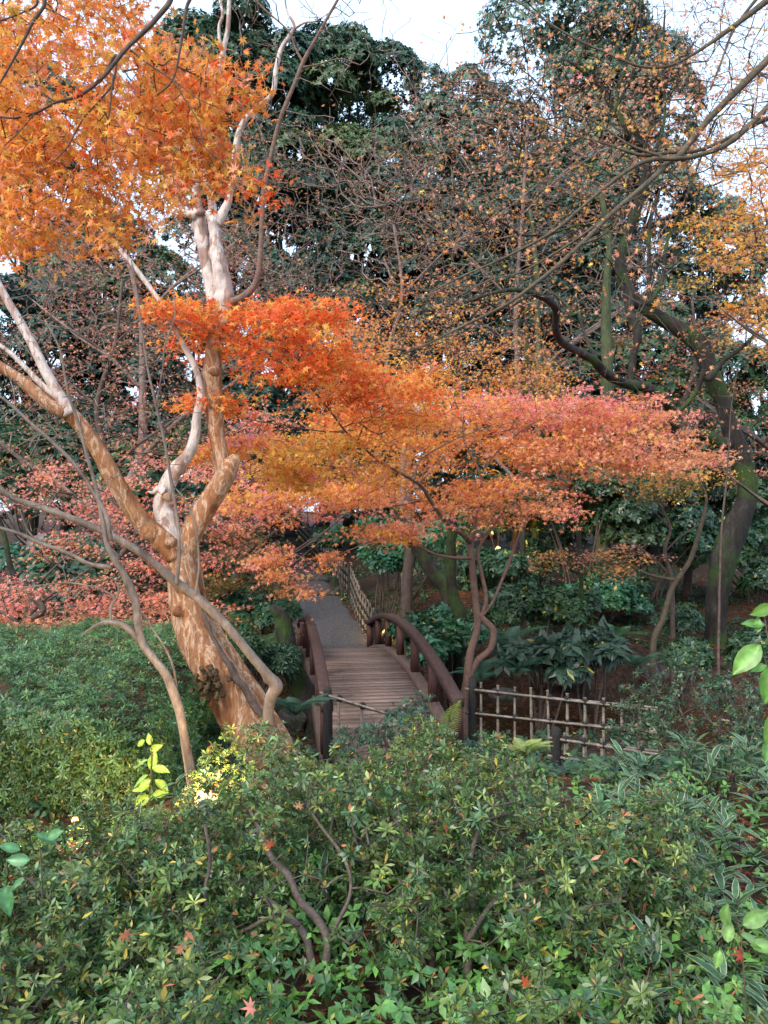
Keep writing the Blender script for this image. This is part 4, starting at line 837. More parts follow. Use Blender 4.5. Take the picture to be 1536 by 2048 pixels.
for i, a in enumerate((
    ('low dark evergreen bank behind the far end of the path', 620, 950, 34, 4.0, 2.4, 8000, ROS5, .24, EVG),
    ('dark evergreen bank far behind the middle of the small maple', 850, 960, 25, 2.6, 1.9, 8000, ROS5, .19, EVD),
    ('dark shrub bank behind the fork of the peeling tree', 330, 1010, 22, 2.8, 1.6, 7000, ROS5, .18, EVG),
    ('green shrub bank above the boulder at the left', 60, 980, 21, 2.6, 1.3, 6000, ROS5, .17, MIDG),
    ('dense dark glossy shrub behind the black slender trunk', 1150, 1010, 16, 1.25, .95, 6500, ROS5, .10, EVG),
    ('dense dark glossy shrub left of the mossy trunk foot', 1300, 1040, 16.2, 1.2, 1.0, 6500, ROS5, .10, EVG),
    ('dark shrub behind the mossy trunk foot at the right edge', 1500, 1080, 17, 1.5, 1.2, 6000, ROS5, .11, EVG),
    ('dark low shrub bank far behind the foot of the old mossy tree', 1430, 1010, 25, 2.8, 1.1, 7000, ROS5, .17, EVG),
    ('dark low shrub bank far behind the black slender trunk', 1120, 1035, 23, 2.6, 1.0, 7000, ROS5, .16, EVG),
    ('mid green shrub up the slope lit by a spotlight', 1000, 1040, 18.5, 1.1, .9, 5000, ROS5, .11, MIDG),
    ('teal leafy shrub just right of the lattice fence', 765, 1135, 16, .75, .5, 2600, BROAD, .17, TEAL),
    ('teal leafy shrub between the sawn trunk and the fence', 820, 1090, 18.5, 1.2, .55, 2600, BROAD, .18, TEAL),
    ('bright leafy shrub right behind the bridge railing', 870, 1250, 13.0, .70, .42, 2200, BROAD, .15, TEAL),
    ('bright leafy shrub between the bridge and the small maple trunk', 905, 1315, 11.9, .55, .38, 1500, BROAD, .14, TEAL),
    ('leafy green shrub behind the crooked stems of the small maple', 985, 1175, 14.5, .85, .65, 2400, BROAD, .14, MIDG),
    ('leafy shrub right of the small maple, below the spotlight', 1060, 1130, 17, .8, .45, 2000, BROAD, .15, MIDG),
    ('bluish green shrub left of the broken trunk', 520, 1250, 11.5, .55, .6, 2200, ROS5, .09, TEAL),
    ('green shrub at the left foot of the bridge', 500, 1350, 9.4, .5, .5, 1800, ROS7, .10, MIDG),
    ('shrub on the left verge of the path above the bridge', 505, 1150, 17, .5, .6, 2200, ROS5, .12, MIDG),
    ('dark green shrub below the pink maple above the hedge', 300, 1180, 12, 1.2, .55, 3800, ROS5, .11, MIDG),
    ('grassy green shrub in front of the boulder', 110, 1150, 13, 1.3, .38, 4200, ROS5, .10, TEAL),
    ('large leaved dark shrub behind the bamboo fence, nearest the bridge', 1075, 1325, 10.6, .52, .26, 260, BIGLEAF, .24, [(.03, .065, .045), (.04, .08, .055)]),
    ('large leaved dark shrub behind the middle of the bamboo fence', 1180, 1310, 10.6, .55, .32, 300, BIGLEAF, .24, [(.03, .065, .045), (.04, .08, .055)]),
    ('mid green shrub on the far bank right of the small maple', 1070, 1230, 12.8, .7, .34, 1900, BROAD, .11, MIDG),
    ('small leaved shrub just left of the mossy trunk foot', 1350, 1250, 12.6, .42, .3, 1200, ROS5, .08, MIDG),
    ('green shrub on the slope between the black trunk and the tan leaves', 1200, 1215, 15, .8, .36, 2000, ROS5, .10, TEAL),
    ('shrub under the pink maple right beside the lattice fence top', 690, 1095, 20, .7, .45, 1600, BROAD, .15, MIDG),
    ('shrub on the near right bank behind the open twiggy shrub', 1460, 1330, 9.5, .6, .35, 1800, ROS5, .08, MIDG),
    ('low shrub with small leaves on the bank left of the mossy trunk', 1130, 1225, 13.6, .7, .3, 1500, BROAD, .13, MIDG),
    ('shrub on the slope behind the slim tan sapling', 1250, 1165, 16.0, .9, .38, 2000, BROAD, .13, MIDG),
    ('shrub at the right edge behind the mossy trunk foot, low on the bank', 1530, 1170, 14.5, .8, .5, 2400, ROS5, .11, MIDG))):
    shrub(*a[:9], a[9], seed=i, K=10 if a[5] < .7 else 20, alt=YG, altp=.02) if len(a) > 9 else shrub(*a, seed=i, K=10 if a[4] < .8 else 24, alt=YG, altp=.012, mat=M_DARK if a[3] > 15 and a[7] is not None and a[8] in (EVG, EVD) else None)

M_AZST = noise_mat('brown_grey_stem', [(.3, (.05, .037, .03)), (.7, (.15, .115, .095))], 18, bump=.4)
# azalea bushes of the near hedge: stems, twigs and whorls of leaves
AZ = [(.085, .16, .045), (.13, .205, .055), (.07, .15, .065), (.19, .24, .06), (.05, .10, .035)]
AZY = [(.45, .32, .05), (.30, .30, .05), (.40, .14, .06)]
def azalea(label, base, domes, stems, seed, size=.038, pal=AZ, name='azalea_bush', alt=AZY, altp=.07, thick=.2, step=.07, whorls=1.75, T=(ROS7, ROS7b), tip=.0012, cat='bush', group='azalea bushes of the near hedge', edgek=.55):
    rng = np.random.default_rng(seed + 40); root = empty(name, base, label, cat, group); r0 = A(*root.location); acc = Acc(); se = []
    for l in stems: se.append(limb(acc, l, 9, .1, 6, knots=1))
    tg = []
    for (cx, cy, rx, ry, zt, n) in domes:
        a = rng.uniform(0, 6.283, n); q = np.sqrt(rng.random(n)); x = cx + np.cos(a) * q * rx; y = cy + np.sin(a) * q * ry
        bump_ = .08 * np.sin(6 * x + 3 * y + seed) + .06 * np.sin(5 * y - 7 * x) 
        z = zt - edgek * (zt - .55) * q ** 3 + bump_ * 1.1 - np.abs(rng.normal(0, thick, n)) + .015
        k0 = ~((x > -.5) & (x < -.02) & (y > 2.25) & (y < 2.95) & (rng.random(n) < .5)) & ~((x > .18) & (x < .42) & (y > 2.5) & (y < 2.95) & (rng.random(n) < .6))
        gap = np.sin(9 * x + seed) * np.sin(8 * y + 1.3 * seed) + .4 * np.sin(17 * x + 11 * y)
        k = (gap < .38) & k0; tg.append(np.c_[x, y, z][k])
    tg = np.concatenate(tg); tg[:, 2] = np.maximum(tg[:, 2], .56)
    tips, dirs = grow(acc, se, tg, step, tip, .40, .28, sides=4, rng=rng, sag=-.03)
    acc.build('stems', M_AZST, root, True, r0)
    n = int(len(tips) * whorls); k = rng.integers(0, len(tips), n); fol = Acc()
    p = tips[k] + rng.normal(0, .022, (n, 3)) * (np.arange(n) > len(tips))[:, None]
    half = rng.random(n) < .5
    for j, h in enumerate((half, ~half)):
        m_ = int(h.sum()); place(fol, T[j], p[h], norm(dirs[k][h] * .7 + A(0, -.1, .75)[None] + rnd_unit(m_, rng) * .6), size * rng.uniform(.5, 1.5, m_), pick(pal, m_, rng, .22), jit=.28, alt=alt, altp=altp, rng=rng)
    fol.build('foliage', M_GREEN, root, False, r0); return root
azalea('big open azalea with thick bare forking stems showing, centre of the near hedge', G(650, 1990, 2.7),
       [(-.20, 3.15, .78, .62, 1.16, 1250), (-.8, 3.0, .6, .5, .95, 900), (.05, 3.6, .6, .3, 1.16, 500)],
       [L(2.7, (648, 1985, 24), (652, 1930, 22), (655, 1880, 22), (635, 1840, 21), (600, 1800, 20), (575, 1750, 18), (540, 1710, 16), (520, 1660, 12), (500, 1620, 8), d2=3.0),
        L(2.7, (640, 1985, 22), (622, 1920, 20), (610, 1870, 19), (575, 1830, 17), (520, 1790, 14), (460, 1750, 11), (400, 1730, 9), (320, 1745, 7), d2=3.0),
        L(2.75, (600, 1850, 12), (545, 1835, 11), (490, 1860, 9), (430, 1880, 7)), L(2.8, (655, 1880, 12), (700, 1790, 10), (690, 1720, 9), (640, 1650, 7), (600, 1590, 5), d2=3.1),
        L(2.75, (510, 1960, 12), (480, 1900, 11), (440, 1850, 10), (410, 1800, 10), (420, 1720, 9), (410, 1650, 8))], 1)
azalea('rounded azalea right of centre in the near hedge, with a pale twisting stem', G(930, 1990, 2.75),
       [(.55, 3.2, .72, .6, 1.13, 1250), (1.0, 3.15, .42, .5, 1.0, 520), (.4, 2.75, .5, .35, .95, 450)],
       [L(2.75, (930, 1990, 26), (935, 1920, 24), (935, 1870, 23), (945, 1800, 20), (940, 1740, 15), (950, 1680, 11), (975, 1640, 9), (1050, 1620, 7), d2=3.1),
        L(2.8, (860, 1990, 16), (865, 1920, 15), (850, 1860, 14), (865, 1790, 11), (830, 1700, 8), (790, 1640, 6), d2=3.1),
        L(2.8, (935, 1880, 14), (1000, 1790, 13), (1080, 1760, 11), (1150, 1740, 9), (1200, 1680, 7), d2=3.2), L(2.8, (1030, 1960, 14), (1110, 1880, 11), (1180, 1820, 8), (1250, 1790, 6)),
        L(2.8, (865, 1920, 10), (800, 1880, 9), (770, 1820, 7))], 2)
azalea('dense azalea filling the lower left corner of the near hedge', G(200, 1990, 2.5),
       [(-1.15, 2.9, .75, .65, .97, 1500), (-.85, 2.35, .55, .4, .92, 800), (-1.5, 3.4, .5, .4, .9, 500)],
       [L(2.5, (200, 2040, 18), (190, 1960, 16), (160, 1900, 14), (120, 1830, 10), (60, 1760, 7), d2=2.9), L(2.5, (210, 2040, 16), (240, 1950, 13), (300, 1880, 10), (340, 1800, 7), d2=2.9)], 3, whorls=1.9)
azalea('low azalea along the bottom edge, left of centre', G(500, 2040, 1.9), [(-.62, 1.78, .45, .36, .97, 620), (-.2, 1.78, .34, .34, .93, 420)],
       [L(1.9, (500, 2220, 16), (480, 2160, 12), (430, 2110, 6)), L(1.9, (520, 2220, 12), (600, 2160, 9), (640, 2120, 5))], 4, size=.038)
azalea('low azalea along the bottom edge, right of centre', G(950, 2040, 1.9), [(.25, 1.8, .4, .36, .95, 600), (.62, 1.8, .28, .3, .86, 260)],
       [L(1.9, (950, 2220, 16), (960, 2160, 12), (930, 2110, 6)), L(1.9, (960, 2220, 12), (1040, 2160, 9), (1080, 2120, 5))], 5, size=.038)
azalea('bushy azalea at the back of the near hedge, in front of the leaning trunk foot', G(560, 1600, 4.4), [(-.45, 4.1, .7, .35, .99, 900), (.35, 4.2, .6, .4, .95, 900), (-1.25, 4.0, .3, .3, .72, 160)],
       [L(4.4, (560, 1640, 14), (540, 1580, 12), (520, 1540, 8)), L(4.4, (800, 1640, 14), (840, 1580, 12), (860, 1540, 8))], 6, step=.08)
azalea('low azalea in the lower right corner among striped bamboo grass', G(1350, 2040, 2.1), [(.85, 2.2, .3, .35, .84, 300), (1.2, 2.6, .3, .3, .74, 90)],
       [L(2.1, (1350, 2250, 14), (1360, 2160, 11), (1400, 2080, 7)), L(2.3, (1340, 2200, 12), (1300, 2100, 8), (1280, 2000, 6))], 9, size=.038)
azalea('open bluish shrub in front of the near end of the bridge', G(790, 1500, 5.7), [(.05, 5.6, .42, .4, .86, 420), (.5, 5.5, .3, .3, .6, 120)], [L(5.7, (790, 1540, 10), (770, 1480, 8), (740, 1430, 5)), L(5.7, (800, 1540, 9), (830, 1480, 7), (850, 1430, 5))], 7,
       pal=[(.045, .10, .06), (.06, .13, .08)], name='evergreen_shrub', size=.045, altp=.01, cat='shrub', whorls=1.5, step=.1, group='shrubs under the maples')
azalea('open twiggy shrub with small leaves over the bamboo fence at right', G(1440, 1600, 6.0), [(2.5, 6.0, .75, .6, 1.08, 700), (2.9, 5.6, .5, .4, .75, 300), (2.0, 6.0, .3, .3, .8, 120)],
       [L(6.0, (1440, 1620, 12), (1425, 1540, 9), (1390, 1480, 7), (1360, 1420, 5)), L(6.0, (1480, 1620, 11), (1475, 1520, 8), (1460, 1430, 6)), L(6, (1500, 1620, 10), (1520, 1540, 7), (1540, 1450, 5)), L(6, (1430, 1620, 8), (1400, 1560, 6), (1340, 1480, 4))], 8,
       pal=[(.04, .09, .05), (.06, .12, .055)], name='evergreen_shrub', size=.045, altp=.03, cat='shrub', whorls=1.5, step=.1, thick=.25, group='shrubs under the maples')
# clipped hedge on the left
rng = np.random.default_rng(77); hb = G(60, 1600, 5.8); hedge = empty('clipped_hedge', hb, 'long clipped green azalea hedge at the left edge behind the thin pale stem', 'hedge'); hl = A(*hedge.location)
def hedge_pts(n):
    x = rng.uniform(-4.6, -1.42, n); u = rng.random(n); top = u < .55
    y = np.where(top, rng.uniform(4.95, 7.9, n), 4.95 + rng.normal(0, .05, n))
    zt = 1.05 + .04 * (y - 4.9) + .04 * np.sin(3 * x + 2 * y) + .03 * np.sin(6.1 * x) - .45 * sm(-2.2, -1.38, x) ** 2
    z = np.where(top, zt - .16 * np.exp(-((y - 4.9) / .25)), rng.uniform(.12, 1.02, n) * 1.0); z = np.where(top, z, np.minimum(z, zt - .1))
    y = np.where(top, y, y + .45 * np.clip(1 - (z - .3) / .7, 0, 1.3) + .07 * np.sin(6 * x + 5 * z))
    right = rng.random(n) < .14; x = np.where(right, -1.42 + rng.normal(0, .05, n), x); y = np.where(right, rng.uniform(4.95, 7.5, n), y); z = np.where(right, rng.uniform(.15, .95, n), z)
    nr = np.where(right[:, None], A(1, -.3, .3)[None], np.where(top[:, None], A(0, -.15, 1)[None], A(0, -1, .6)[None]))
    return np.c_[x, y, z] + rng.normal(0, .03, (n, 3)), nr
acc = Acc(); p, nr = hedge_pts(16500); lump = np.sin(8 * p[:, 0] + 3 * p[:, 2]) * np.sin(7 * p[:, 1] + 9 * p[:, 2]) < .93; p, nr = p[lump], nr[lump]; n = len(p)
place(acc, ROS7, p, norm(nr + rnd_unit(n, rng) * .45), .05 * rng.uniform(.7, 1.3, n), pick([(.065, .15, .06), (.085, .19, .065), (.12, .20, .05)], n, rng, .2), jit=.2, alt=AZY, altp=.015, rng=rng)
acc.build('foliage', M_GREEN, hedge, False, hl)
acc = Acc(); se = []
for k in range(16):
    x = -4.4 + k * .19 + rng.normal(0, .04); y = rng.uniform(5.3, 5.9); g = float(gh(x, y)); se.append(tube(acc, [A(x, y, g - .05), A(x + .04, y, g + .25), A(x + rng.normal(0, .1), y - .1, g + .45)], [.018, .014, .01], 6, .1, 5, rng=rng))
p, nr = hedge_pts(1300); grow(acc, se, p - norm(nr) * .05, .1, .0018, .42, .2, sides=4, rng=rng); acc.build('stems', M_OLIVE, hedge, True, hl)

# ------------------------------------------------------------------ ferns, bamboo grass, ground cover, litter
def fern(label, px, py, d, n, size, pal, seed, up=.5, grp='ferns', lean=None, z=None):
    rng = np.random.default_rng(seed); b0 = G(px, py, d); c = P(px, py, d); root = empty('fern', A(b0[0], b0[1], min(b0[2], c[2])), label, 'fern', grp); r0 = A(*root.location)
    for i in range(n):
        acc = Acc(); a = i * 2.4 + rng.uniform(-.3, .3); e = up + rng.uniform(-.25, .3); dirv = A(math.cos(a) * math.cos(e), math.sin(a) * math.cos(e), math.sin(e))
        if lean is not None: dirv = norm((A(*lean) + rng.normal(0, .25, 3))[None])[0]
        side = np.cross(dirv, A(0, 0, 1)); side /= np.linalg.norm(side) + 1e-6; nn_ = np.cross(side, dirv)
        V, Q, I = FERN; s = size * rng.uniform(.75, 1.15); Xv = c + s * (V[:, :1] * side + V[:, 1:2] * dirv + V[:, 2:3] * nn_)
        cl = np.clip(pick(pal, 1, rng, .15), 0, 1)
        acc.add(Xv, Q[0], np.broadcast_to(cl, V.shape)); acc.L.append(Q[1].ravel()); acc.S.append(np.full(len(Q[1]), 3, int))
        tube(acc, [c + s * .0 * dirv, c + s * .5 * dirv + nn_ * s * .03, c + s * dirv - nn_ * s * .18], [.003, .002, .001], 4, 0, 4, rng=rng)
        if lean is None or True:
            if c[2] > b0[2] + .03: tube(acc, [A(b0[0], b0[1], b0[2]), c * .5 + A(*b0) * .5 + A(.01, 0, 0), c], [.003, .003, .002], 4, 0, 3, rng=rng)
        acc.build('frond', M_GREEN, root, False, r0)
FB = [(.045, .13, .085), (.055, .15, .09)]; FY = [(.35, .42, .12), (.28, .38, .10)]; FG = [(.05, .13, .05), (.07, .16, .06)]
fern('bluish fern between the leaning trunk foot and the bridge', 590, 1430, 7.0, 8, .42, FB, 1, .5)
fern('shadowed fern left of the leaning trunk foot', 440, 1470, 6.4, 8, .42, FB, 2, .5)
fern('single upright yellow green fern frond before the bridge end post', 893, 1475, 4.8, 1, .30, FY, 3, lean=(.03, -.1, 1))
fern('pale yellow green fern cluster in front of the near bamboo fence', 1050, 1508, 4.9, 14, .17, FY, 4, .5)
fern('small fern left of the upright frond', 850, 1480, 4.9, 5, .22, FG, 5, .5)
fern('large fern seen through the gap in the middle of the near hedge', 690, 1760, 3.7, 6, .42, FG, 6, .6)
fern('dark fern right of the small maple trunk', 1010, 1290, 11.2, 9, .62, FB, 7, .35)
fern('dark fern on the bank below the small maple', 960, 1350, 10.6, 8, .5, FB, 8, .35)
fern('fern on the right bank near the black slender trunk', 1230, 1280, 11.8, 8, .55, FG, 9, .4)
fern('fern by the right bamboo fence, beside the open shrub', 1350, 1560, 5.6, 7, .28, FG, 10, .5)
fern('fern on the far bank behind the large leaved shrub', 1120, 1250, 12.7, 9, .6, FG, 13, .4)
fern('fern between the large leaved shrub and the tan sapling', 1270, 1330, 11.0, 8, .5, FB, 14, .4)
fern('fern arching in front of the lit shrubs by the small maple', 1040, 1340, 10.2, 8, .5, FB, 15, .4)
fern('fern above the left bridge railing on the slope', 520, 1300, 10.4, 7, .5, FG, 11, .45)
fern('fern at the right edge under the open shrub', 1510, 1560, 5.2, 7, .34, FG, 12, .5)
def sasa_t():
    ys = [0, .15, .4, .7, 1]; ws = [.02, .10, .12, .085, 0]; V = []; Q = []; I = []
    for y, w in zip(ys, ws):
        z = .25 * y - .38 * y * y
        for k, x in enumerate((-w, -w * .72, 0, w * .72, w)): V.append(A(x, y, z - (.03 if k == 2 else 0))); I.append(1 if k in (0, 4) else 0)
    for r_ in range(4):
        for k in range(4): Q.append([r_ * 5 + k, r_ * 5 + k + 1, r_ * 5 + k + 6, r_ * 5 + k + 5])
    return np.array(V), np.array(Q), np.array(I)
SASA = sasa_t()
def scatter(fx_, n, rng, x0, x1, y0, y1, lift=0.):
    x = rng.uniform(x0, x1, n); y = rng.uniform(y0, y1, n); k = fx_(x, y); x, y = x[k], y[k]; return np.c_[x, y, gh(x, y) + lift]
rng = np.random.default_rng(31); acc = Acc()
def sasa(p, smin, smax, per=6):
    for q in p:
        h = rng.uniform(.05, .28); m_ = per; top = q + A(rng.normal(0, .03), rng.normal(0, .03), h); tube(acc, [q, top], [.003, .002], 4, 0, 2, rng=rng)
        V, Q, I = SASA; s = rng.uniform(smin, smax, m_)
        for j in range(m_):
            a = rng.uniform(0, 6.28); e = rng.uniform(-.1, .9); d_ = A(math.cos(a) * math.cos(e), math.sin(a) * math.cos(e), math.sin(e)); sdv = A(-math.sin(a), math.cos(a), 0); nn_ = np.cross(sdv, d_) * -1
            c = top - A(0, 0, rng.uniform(0, h * .5)); gcol = A(.05, .125, .05) * rng.uniform(.7, 1.5); C = np.where(I[:, None] == 1, A(.55, .55, .38), gcol)
            acc.add(c + s[j] * (V[:, :1] * sdv + V[:, 1:2] * d_ + V[:, 2:3] * nn_), Q, C)
sasa(scatter(lambda x, y: (x > .25 * y + .15), 360, rng, .6, 3.4, 2.3, 5.6), .09, .16)
sasa(scatter(lambda x, y: (y > 2.9), 170, rng, -1.2, 1.5, 2.3, 4.5), .08, .14, 5)
tag(acc.build('bamboo_grass', M_GREEN), kind='stuff')
acc = Acc(); p = scatter(lambda x, y: y > 2.0, 1900, rng, -2.4, 2.6, 2.0, 5.0, .03); p[:, 2] += rng.uniform(0, .1, len(p)); n = len(p)
place(acc, BROAD, p, norm(A(0, 0, 1)[None] + rnd_unit(n, rng) * .4), rng.uniform(.04, .08, n), pick([(.16, .34, .07), (.12, .27, .06), (.08, .18, .06)], n, rng), rng=rng)
p = scatter(lambda x, y: (np.abs(x - path_x(y)) > np.interp(y, [15, 20], [.85, .55])) & ((y < 9.6) | (y > 12.9)), 14000, rng, -7, 8, 5.0, 24, .02); n = len(p)
keep = (np.sin(1.3 * p[:, 0] + .7 * p[:, 1]) * np.sin(1.1 * p[:, 1] - .8 * p[:, 0]) > -.35) | (p[:, 0] < path_x(p[:, 1])) ; p = p[keep]; n = len(p); p[:, 2] += rng.uniform(0, .12, n)
place(acc, BROAD, p, norm(A(0, -.2, 1)[None] + rnd_unit(n, rng) * .5), rng.uniform(.05, .13, n), pick(MIDG + TEAL[:1], n, rng), rng=rng, alt=YG, altp=.03)
p = scatter(lambda x, y: y > 0, 1100, rng, -1.0, 1.2, 2.0, 3.5, .02); n = len(p); p[:, 2] += rng.uniform(0, .2, n)
place(acc, BROAD, p, norm(A(0, -.2, 1)[None] + rnd_unit(n, rng) * .6), rng.uniform(.03, .07, n), pick([(.16, .34, .07), (.12, .27, .06), (.08, .2, .07)], n, rng), rng=rng, alt=AZY, altp=.03)
tag(acc.build('undergrowth', M_GREEN), kind='stuff')
acc = Acc(); BR = [(.30, .10, .04), (.40, .15, .05), (.22, .08, .04), (.5, .22, .08), (.35, .08, .04), (.28, .16, .09)]
p = scatter(lambda x, y: np.abs(x - path_x(y)) > .7, 26000, rng, -5, 9, 2.2, 20, .012); n = len(p); p[:, 2] = np.where((p[:, 1] > 9) & (p[:, 1] < 14) & (p[:, 2] < -.665), -.668, p[:, 2])
place(acc, MAP5, p, norm(A(0, 0, 1)[None] + rnd_unit(n, rng) * .3), rng.uniform(.022, .04, n) * (1 + p[:, 1] / 25), pick(BR, n, rng), rng=rng)
p = scatter(lambda x, y: y > 1.9, 3600, rng, -1.8, 2.8, 1.9, 4.6, .012); n = len(p); p[:, 2] += rng.uniform(0, .03, n)
place(acc, MAP7, p, norm(A(0, 0, 1)[None] + rnd_unit(n, rng) * .45), rng.uniform(.022, .04, n), pick(BR, n, rng), rng=rng)
y = rng.uniform(15.4, 32, 1600); x = path_x(y) + rng.normal(0, .45, 1600).clip(-.8, .8); n = len(y)
place(acc, MAP5, np.c_[x, y, gh(path_x(y), y) + .066], norm(A(0, 0, 1)[None] + rnd_unit(n, rng) * .2), rng.uniform(.015, .028, n), pick([(.45, .3, .15), (.4, .16, .06), (.5, .35, .2)], n, rng), rng=rng)
s_ = rng.uniform(0, 1, 260); o_ = np.where(rng.random(260) < .5, rng.uniform(-.6, .6, 260), np.sign(rng.normal(0, 1, 260)) * rng.uniform(.5, .61, 260))
place(acc, MAP5, np.array([bp(a, b, .012) for a, b in zip(s_, o_)]), norm(A(0, 0, 1)[None] + rnd_unit(260, rng) * .2), rng.uniform(.013, .026, 260), pick([(.5, .34, .2), (.4, .16, .06), (.45, .1, .05)], 260, rng), rng=rng)
tag(acc.build('fallen_leaves', M_MAPLE), kind='stuff')
# rocks
M_ROCK = noise_mat('mossy_rock', [(.3, (.05, .045, .045)), (.55, (.12, .105, .105)), (.75, (.20, .18, .175))], 3, 12, .9, bump=.8, bscale=9, bdist=.05, moss=((.05, .08, .03), 2.2, .58))
def rock(label, px, py, d, r, seed):
    rr_ = np.random.default_rng(seed); c = P(px, py, d); acc = Acc(); nu, nv = 26, 16; k = [(norm(rr_.normal(0, 1, (1, 3)))[0], rr_.uniform(.55, .95)) for _ in range(9)]
    V = []
    for j in range(nv + 1):
        for i in range(nu):
            a, b = 2 * math.pi * i / nu, math.pi * j / nv; v = A(math.sin(b) * math.cos(a), math.sin(b) * math.sin(a), math.cos(b)); h = min([1.] + [q / max(np.dot(v, dd), 1e-3) if np.dot(v, dd) > q else 1. for dd, q in k]); V.append(c + v * h * A(*r))
    i = np.arange(nu)[None]; j = np.arange(nv)[:, None]; acc.add(V, np.stack([j * nu + i, (j + 1) * nu + i, (j + 1) * nu + (i + 1) % nu, j * nu + (i + 1) % nu], -1).reshape(-1, 4))
    o = acc.build('rock', M_ROCK, None, True, c); o.location = c; tag(o, label, 'rock', 'garden rocks')
rock('large smooth grey boulder behind the pink maple at the left', 150, 1110, 16.5, (1.25, .9, .55), 1)
rock('rock on the bank at the foot of the old mossy tree', 1320, 1350, 13.2, (.5, .4, .32), 2)
rock('dark rock at the waterline below the small maple', 1010, 1390, 11.9, (.26, .2, .13), 3)
rock('low rock under the bamboo fence end near the open shrub', 1215, 1640, 5.2, (.28, .2, .16), 4)
rock('dark rock beside the left foot of the bridge', 590, 1440, 9.8, (.24, .2, .2), 5)
rock('flat dark rock on the far bank behind the large leaved shrubs', 1130, 1360, 12.6, (.36, .22, .12), 6)
# sprigs with big bright leaves
def sprig(label, stems, leaves, size, pal, seed, T=single(.32, .05, .25), name='leafy_sprig'):
    rng = np.random.default_rng(seed); b = P(*stems[0][0][:3]); b[2] = min(b[2], float(gh(b[0], b[1]))); root = empty(name, b, label, 'plant'); r0 = A(*root.location); acc = Acc()
    for s in stems: limb(acc, s, 6, .05, 5)
    acc.build('stems', M_OLIVE, root, True, r0); acc = Acc()
    for (px, py, d, ax, ay, sc_) in leaves:
        dirv = norm(A(ax, rng.uniform(-.4, .2), ay)[None])[0]; nr = norm((A(0, -.8, .7) + rng.normal(0, .3, 3))[None])[0]; sdv = norm(np.cross(dirv, nr)[None])[0]; nr = np.cross(sdv, dirv); V, Q, I = T
        cv = np.clip(pick(pal, 1, rng), 0, 1) * (1 + rng.normal(0, .10, (len(V), 1)))
        if len(V) == 35: cv = cv * np.where(np.arange(35) % 5 == 2, 1.35, np.where(np.arange(35) % 5 % 4 == 0, .85, 1.0))[:, None]
        acc.add(P(px, py, d) + size * sc_ * (V[:, :1] * sdv + V[:, 1:2] * dirv + V[:, 2:3] * nr), Q, cv)
    acc.build('foliage', M_GREEN, root, True, r0)
def ovate():
    ys = [0, .12, .3, .5, .72, .88, 1]; ws = [.01, .15, .24, .25, .18, .08, 0]; V = []; Q = []
    for y, w in zip(ys, ws):
        z = .12 * y - .3 * y * y
        V += [A(-w, y, z + .03), A(-w * .5, y, z + .005), A(0, y, z - .025), A(w * .5, y, z + .005), A(w, y, z + .03)]
    for r_ in range(6):
        for k in range(4): Q.append([r_ * 5 + k, r_ * 5 + k + 1, r_ * 5 + k + 6, r_ * 5 + k + 5])
    return np.array(V), np.array(Q), np.zeros(len(V), int)
OV = ovate()
BRT = [(.11, .26, .04), (.15, .30, .05), (.08, .21, .04)]
sprig('leafy sprig glowing yellow green beside the brightest spotlight', [L(4.3, (290, 1680, 5), (300, 1580, 5), (304, 1510, 4), (302, 1475, 2))],
      [(300, 1490, 4.3, -.1, 1, .6), (302, 1540, 4.3, .2, 1, 1.0), (305, 1535, 4.28, 1, -.1, .95), (300, 1500, 4.3, 1, .4, .7), (296, 1520, 4.3, -1, -.5, .9), (296, 1550, 4.3, -1, -.7, .9), (302, 1560, 4.25, -.5, -.3, .8), (300, 1570, 4.3, -1, -.2, .9), (310, 1560, 4.3, .9, -.5, .9), (300, 1590, 4.3, -.9, -.6, 1.), (305, 1590, 4.3, .8, .1, .8), (290, 1480, 4.3, -.8, -.6, .6)], .11, [(.32, .5, .07)], 1, OV)
sprig('large bright green leaves on a twig at the right edge, level with the bamboo fence', [L(1.7, (1640, 2500, 12), (1620, 1900, 9), (1600, 1560, 8), (1570, 1420, 6), (1545, 1330, 5), (1530, 1240, 3)), L(1.7, (1560, 1390, 4), (1530, 1320, 3), (1515, 1280, 2))],
      [(1545, 1212, 1.7, -1, -.35, .85), (1530, 1250, 1.7, -.8, .1, .75), (1520, 1290, 1.68, -1, -.9, 1.35), (1515, 1265, 1.7, .1, .9, .55), (1530, 1330, 1.7, -.7, -.2, .6), (1545, 1330, 1.66, -.3, -1, 1.3), (1550, 1300, 1.7, .9, .2, 1.), (1550, 1420, 1.7, -.2, -1, 1.4), (1540, 1480, 1.7, -.35, -.8, .8), (1560, 1350, 1.7, 1, -.6, 1.)], .066, BRT, 2, OV)
sprig('pale rounded leaves low at the right edge among striped bamboo grass', [L(2.2, (1500, 2200, 5), (1490, 1980, 4), (1480, 1860, 3), (1470, 1830, 2))],
      [(1450, 1850, 2.2, -.1, 1, .8), (1455, 1885, 2.2, .1, .9, .75), (1485, 1850, 2.2, 1, .5, 1.), (1480, 1870, 2.2, 1, -.4, .9), (1440, 1900, 2.2, -.3, -.9, .6), (1500, 1890, 2.2, 1, .1, .8)], .09, [(.18, .32, .09), (.15, .28, .07)], 3, OV)
sprig('broad pale green leaf sprig at the left edge of the near hedge', [L(2.6, (90, 2000, 5), (85, 1800, 4), (80, 1690, 3))],
      [(70, 1670, 2.6, 1, -.35, .8), (60, 1720, 2.6, -1, .1, .8), (95, 1675, 2.6, .9, .5, .7), (50, 1760, 2.6, -.8, -.5, .9), (10, 1770, 2.6, .3, -1, 1.), (40, 1700, 2.6, -.9, .4, .7)], .10, [(.07, .2, .08), (.10, .24, .09)], 4, OV)
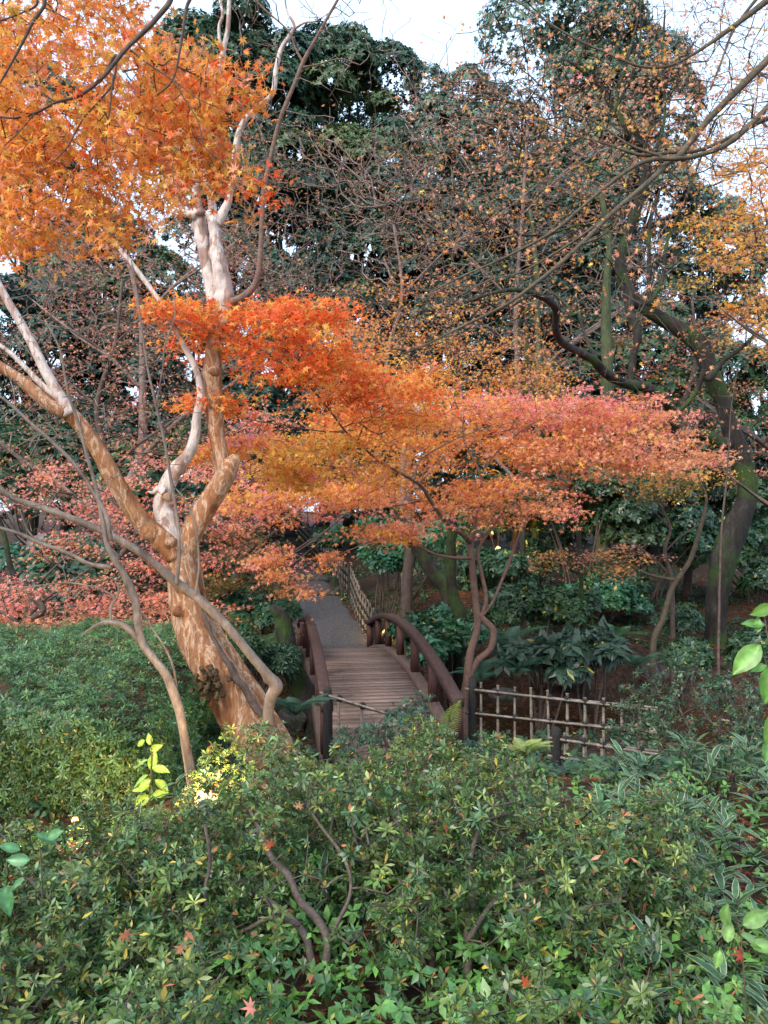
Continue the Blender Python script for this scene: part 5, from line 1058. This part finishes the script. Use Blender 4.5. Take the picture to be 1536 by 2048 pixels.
# single maple leaves caught on the near hedge
acc = Acc(); T7 = maple_t(7, .34, .3)
for i, (px, py, d, s, col, lab) in enumerate(((530, 1565, 3.6, .035, (.6, .12, .06), 'red maple leaf caught on the top of the hedge, left of centre'), (598, 1612, 3.0, .03, (.65, .33, .18), 'pale tan maple leaf standing on edge above the thick azalea stems'),
        (540, 1690, 2.75, .032, (.45, .10, .05), 'dark red maple leaf hanging at the fork of the thick azalea stem'), (250, 1870, 2.35, .032, (.6, .22, .12), 'salmon maple leaf tucked in the lower left azalea'),
        (365, 1895, 2.3, .036, (.5, .2, .12), 'curled brownish maple leaf low in the lower left azalea'), (500, 2015, 1.6, .026, (.75, .28, .24), 'pink maple leaf lying on the low azalea at the bottom edge'),
        (985, 1715, 2.9, .03, (.6, .35, .25), 'faded maple leaf hanging in the middle of the right azalea'), (1480, 1910, 2.2, .03, (.5, .09, .06), 'crimson maple leaf on the bamboo grass near the right edge'),
        (1050, 1965, 1.75, .022, (.6, .12, .05), 'small red maple leaf at the bottom right of centre'), (995, 1475, 3.9, .034, (.65, .2, .12), 'red maple leaf on the hedge top below the bridge end'),
        (1320, 1580, 4.2, .035, (.7, .25, .06), 'orange maple leaf by the cut end of the bamboo rail'))):
    acc = Acc(); c = P(px, py, d); rr_ = np.random.default_rng(i); place(acc, T7, c[None] * 0, (A(.2, -1, .5) + rr_.normal(0, .3, 3))[None], s, A(*col)[None], rng=rr_, jit=.05)
    o = acc.build('maple_leaf', M_MAPLE); o.location = c; tag(o, lab, 'leaf', 'loose maple leaves on the hedge')

# ------------------------------------------------------------------ haze: moist autumn air
if HAZE:
    acc = Acc(); acc.box(A(0, 20, 11), (120, 120, 26))
    m, t, o = nodes('moist_air'); v = t.nodes.new('ShaderNodeVolumePrincipled'); v.inputs['Color'].default_value = (.80, .90, 1, 1); v.inputs['Density'].default_value = HAZE; v.inputs['Anisotropy'].default_value = .2
    t.links.new(v.outputs[0], o.inputs['Volume']); tag(acc.build('haze', m), kind='stuff')
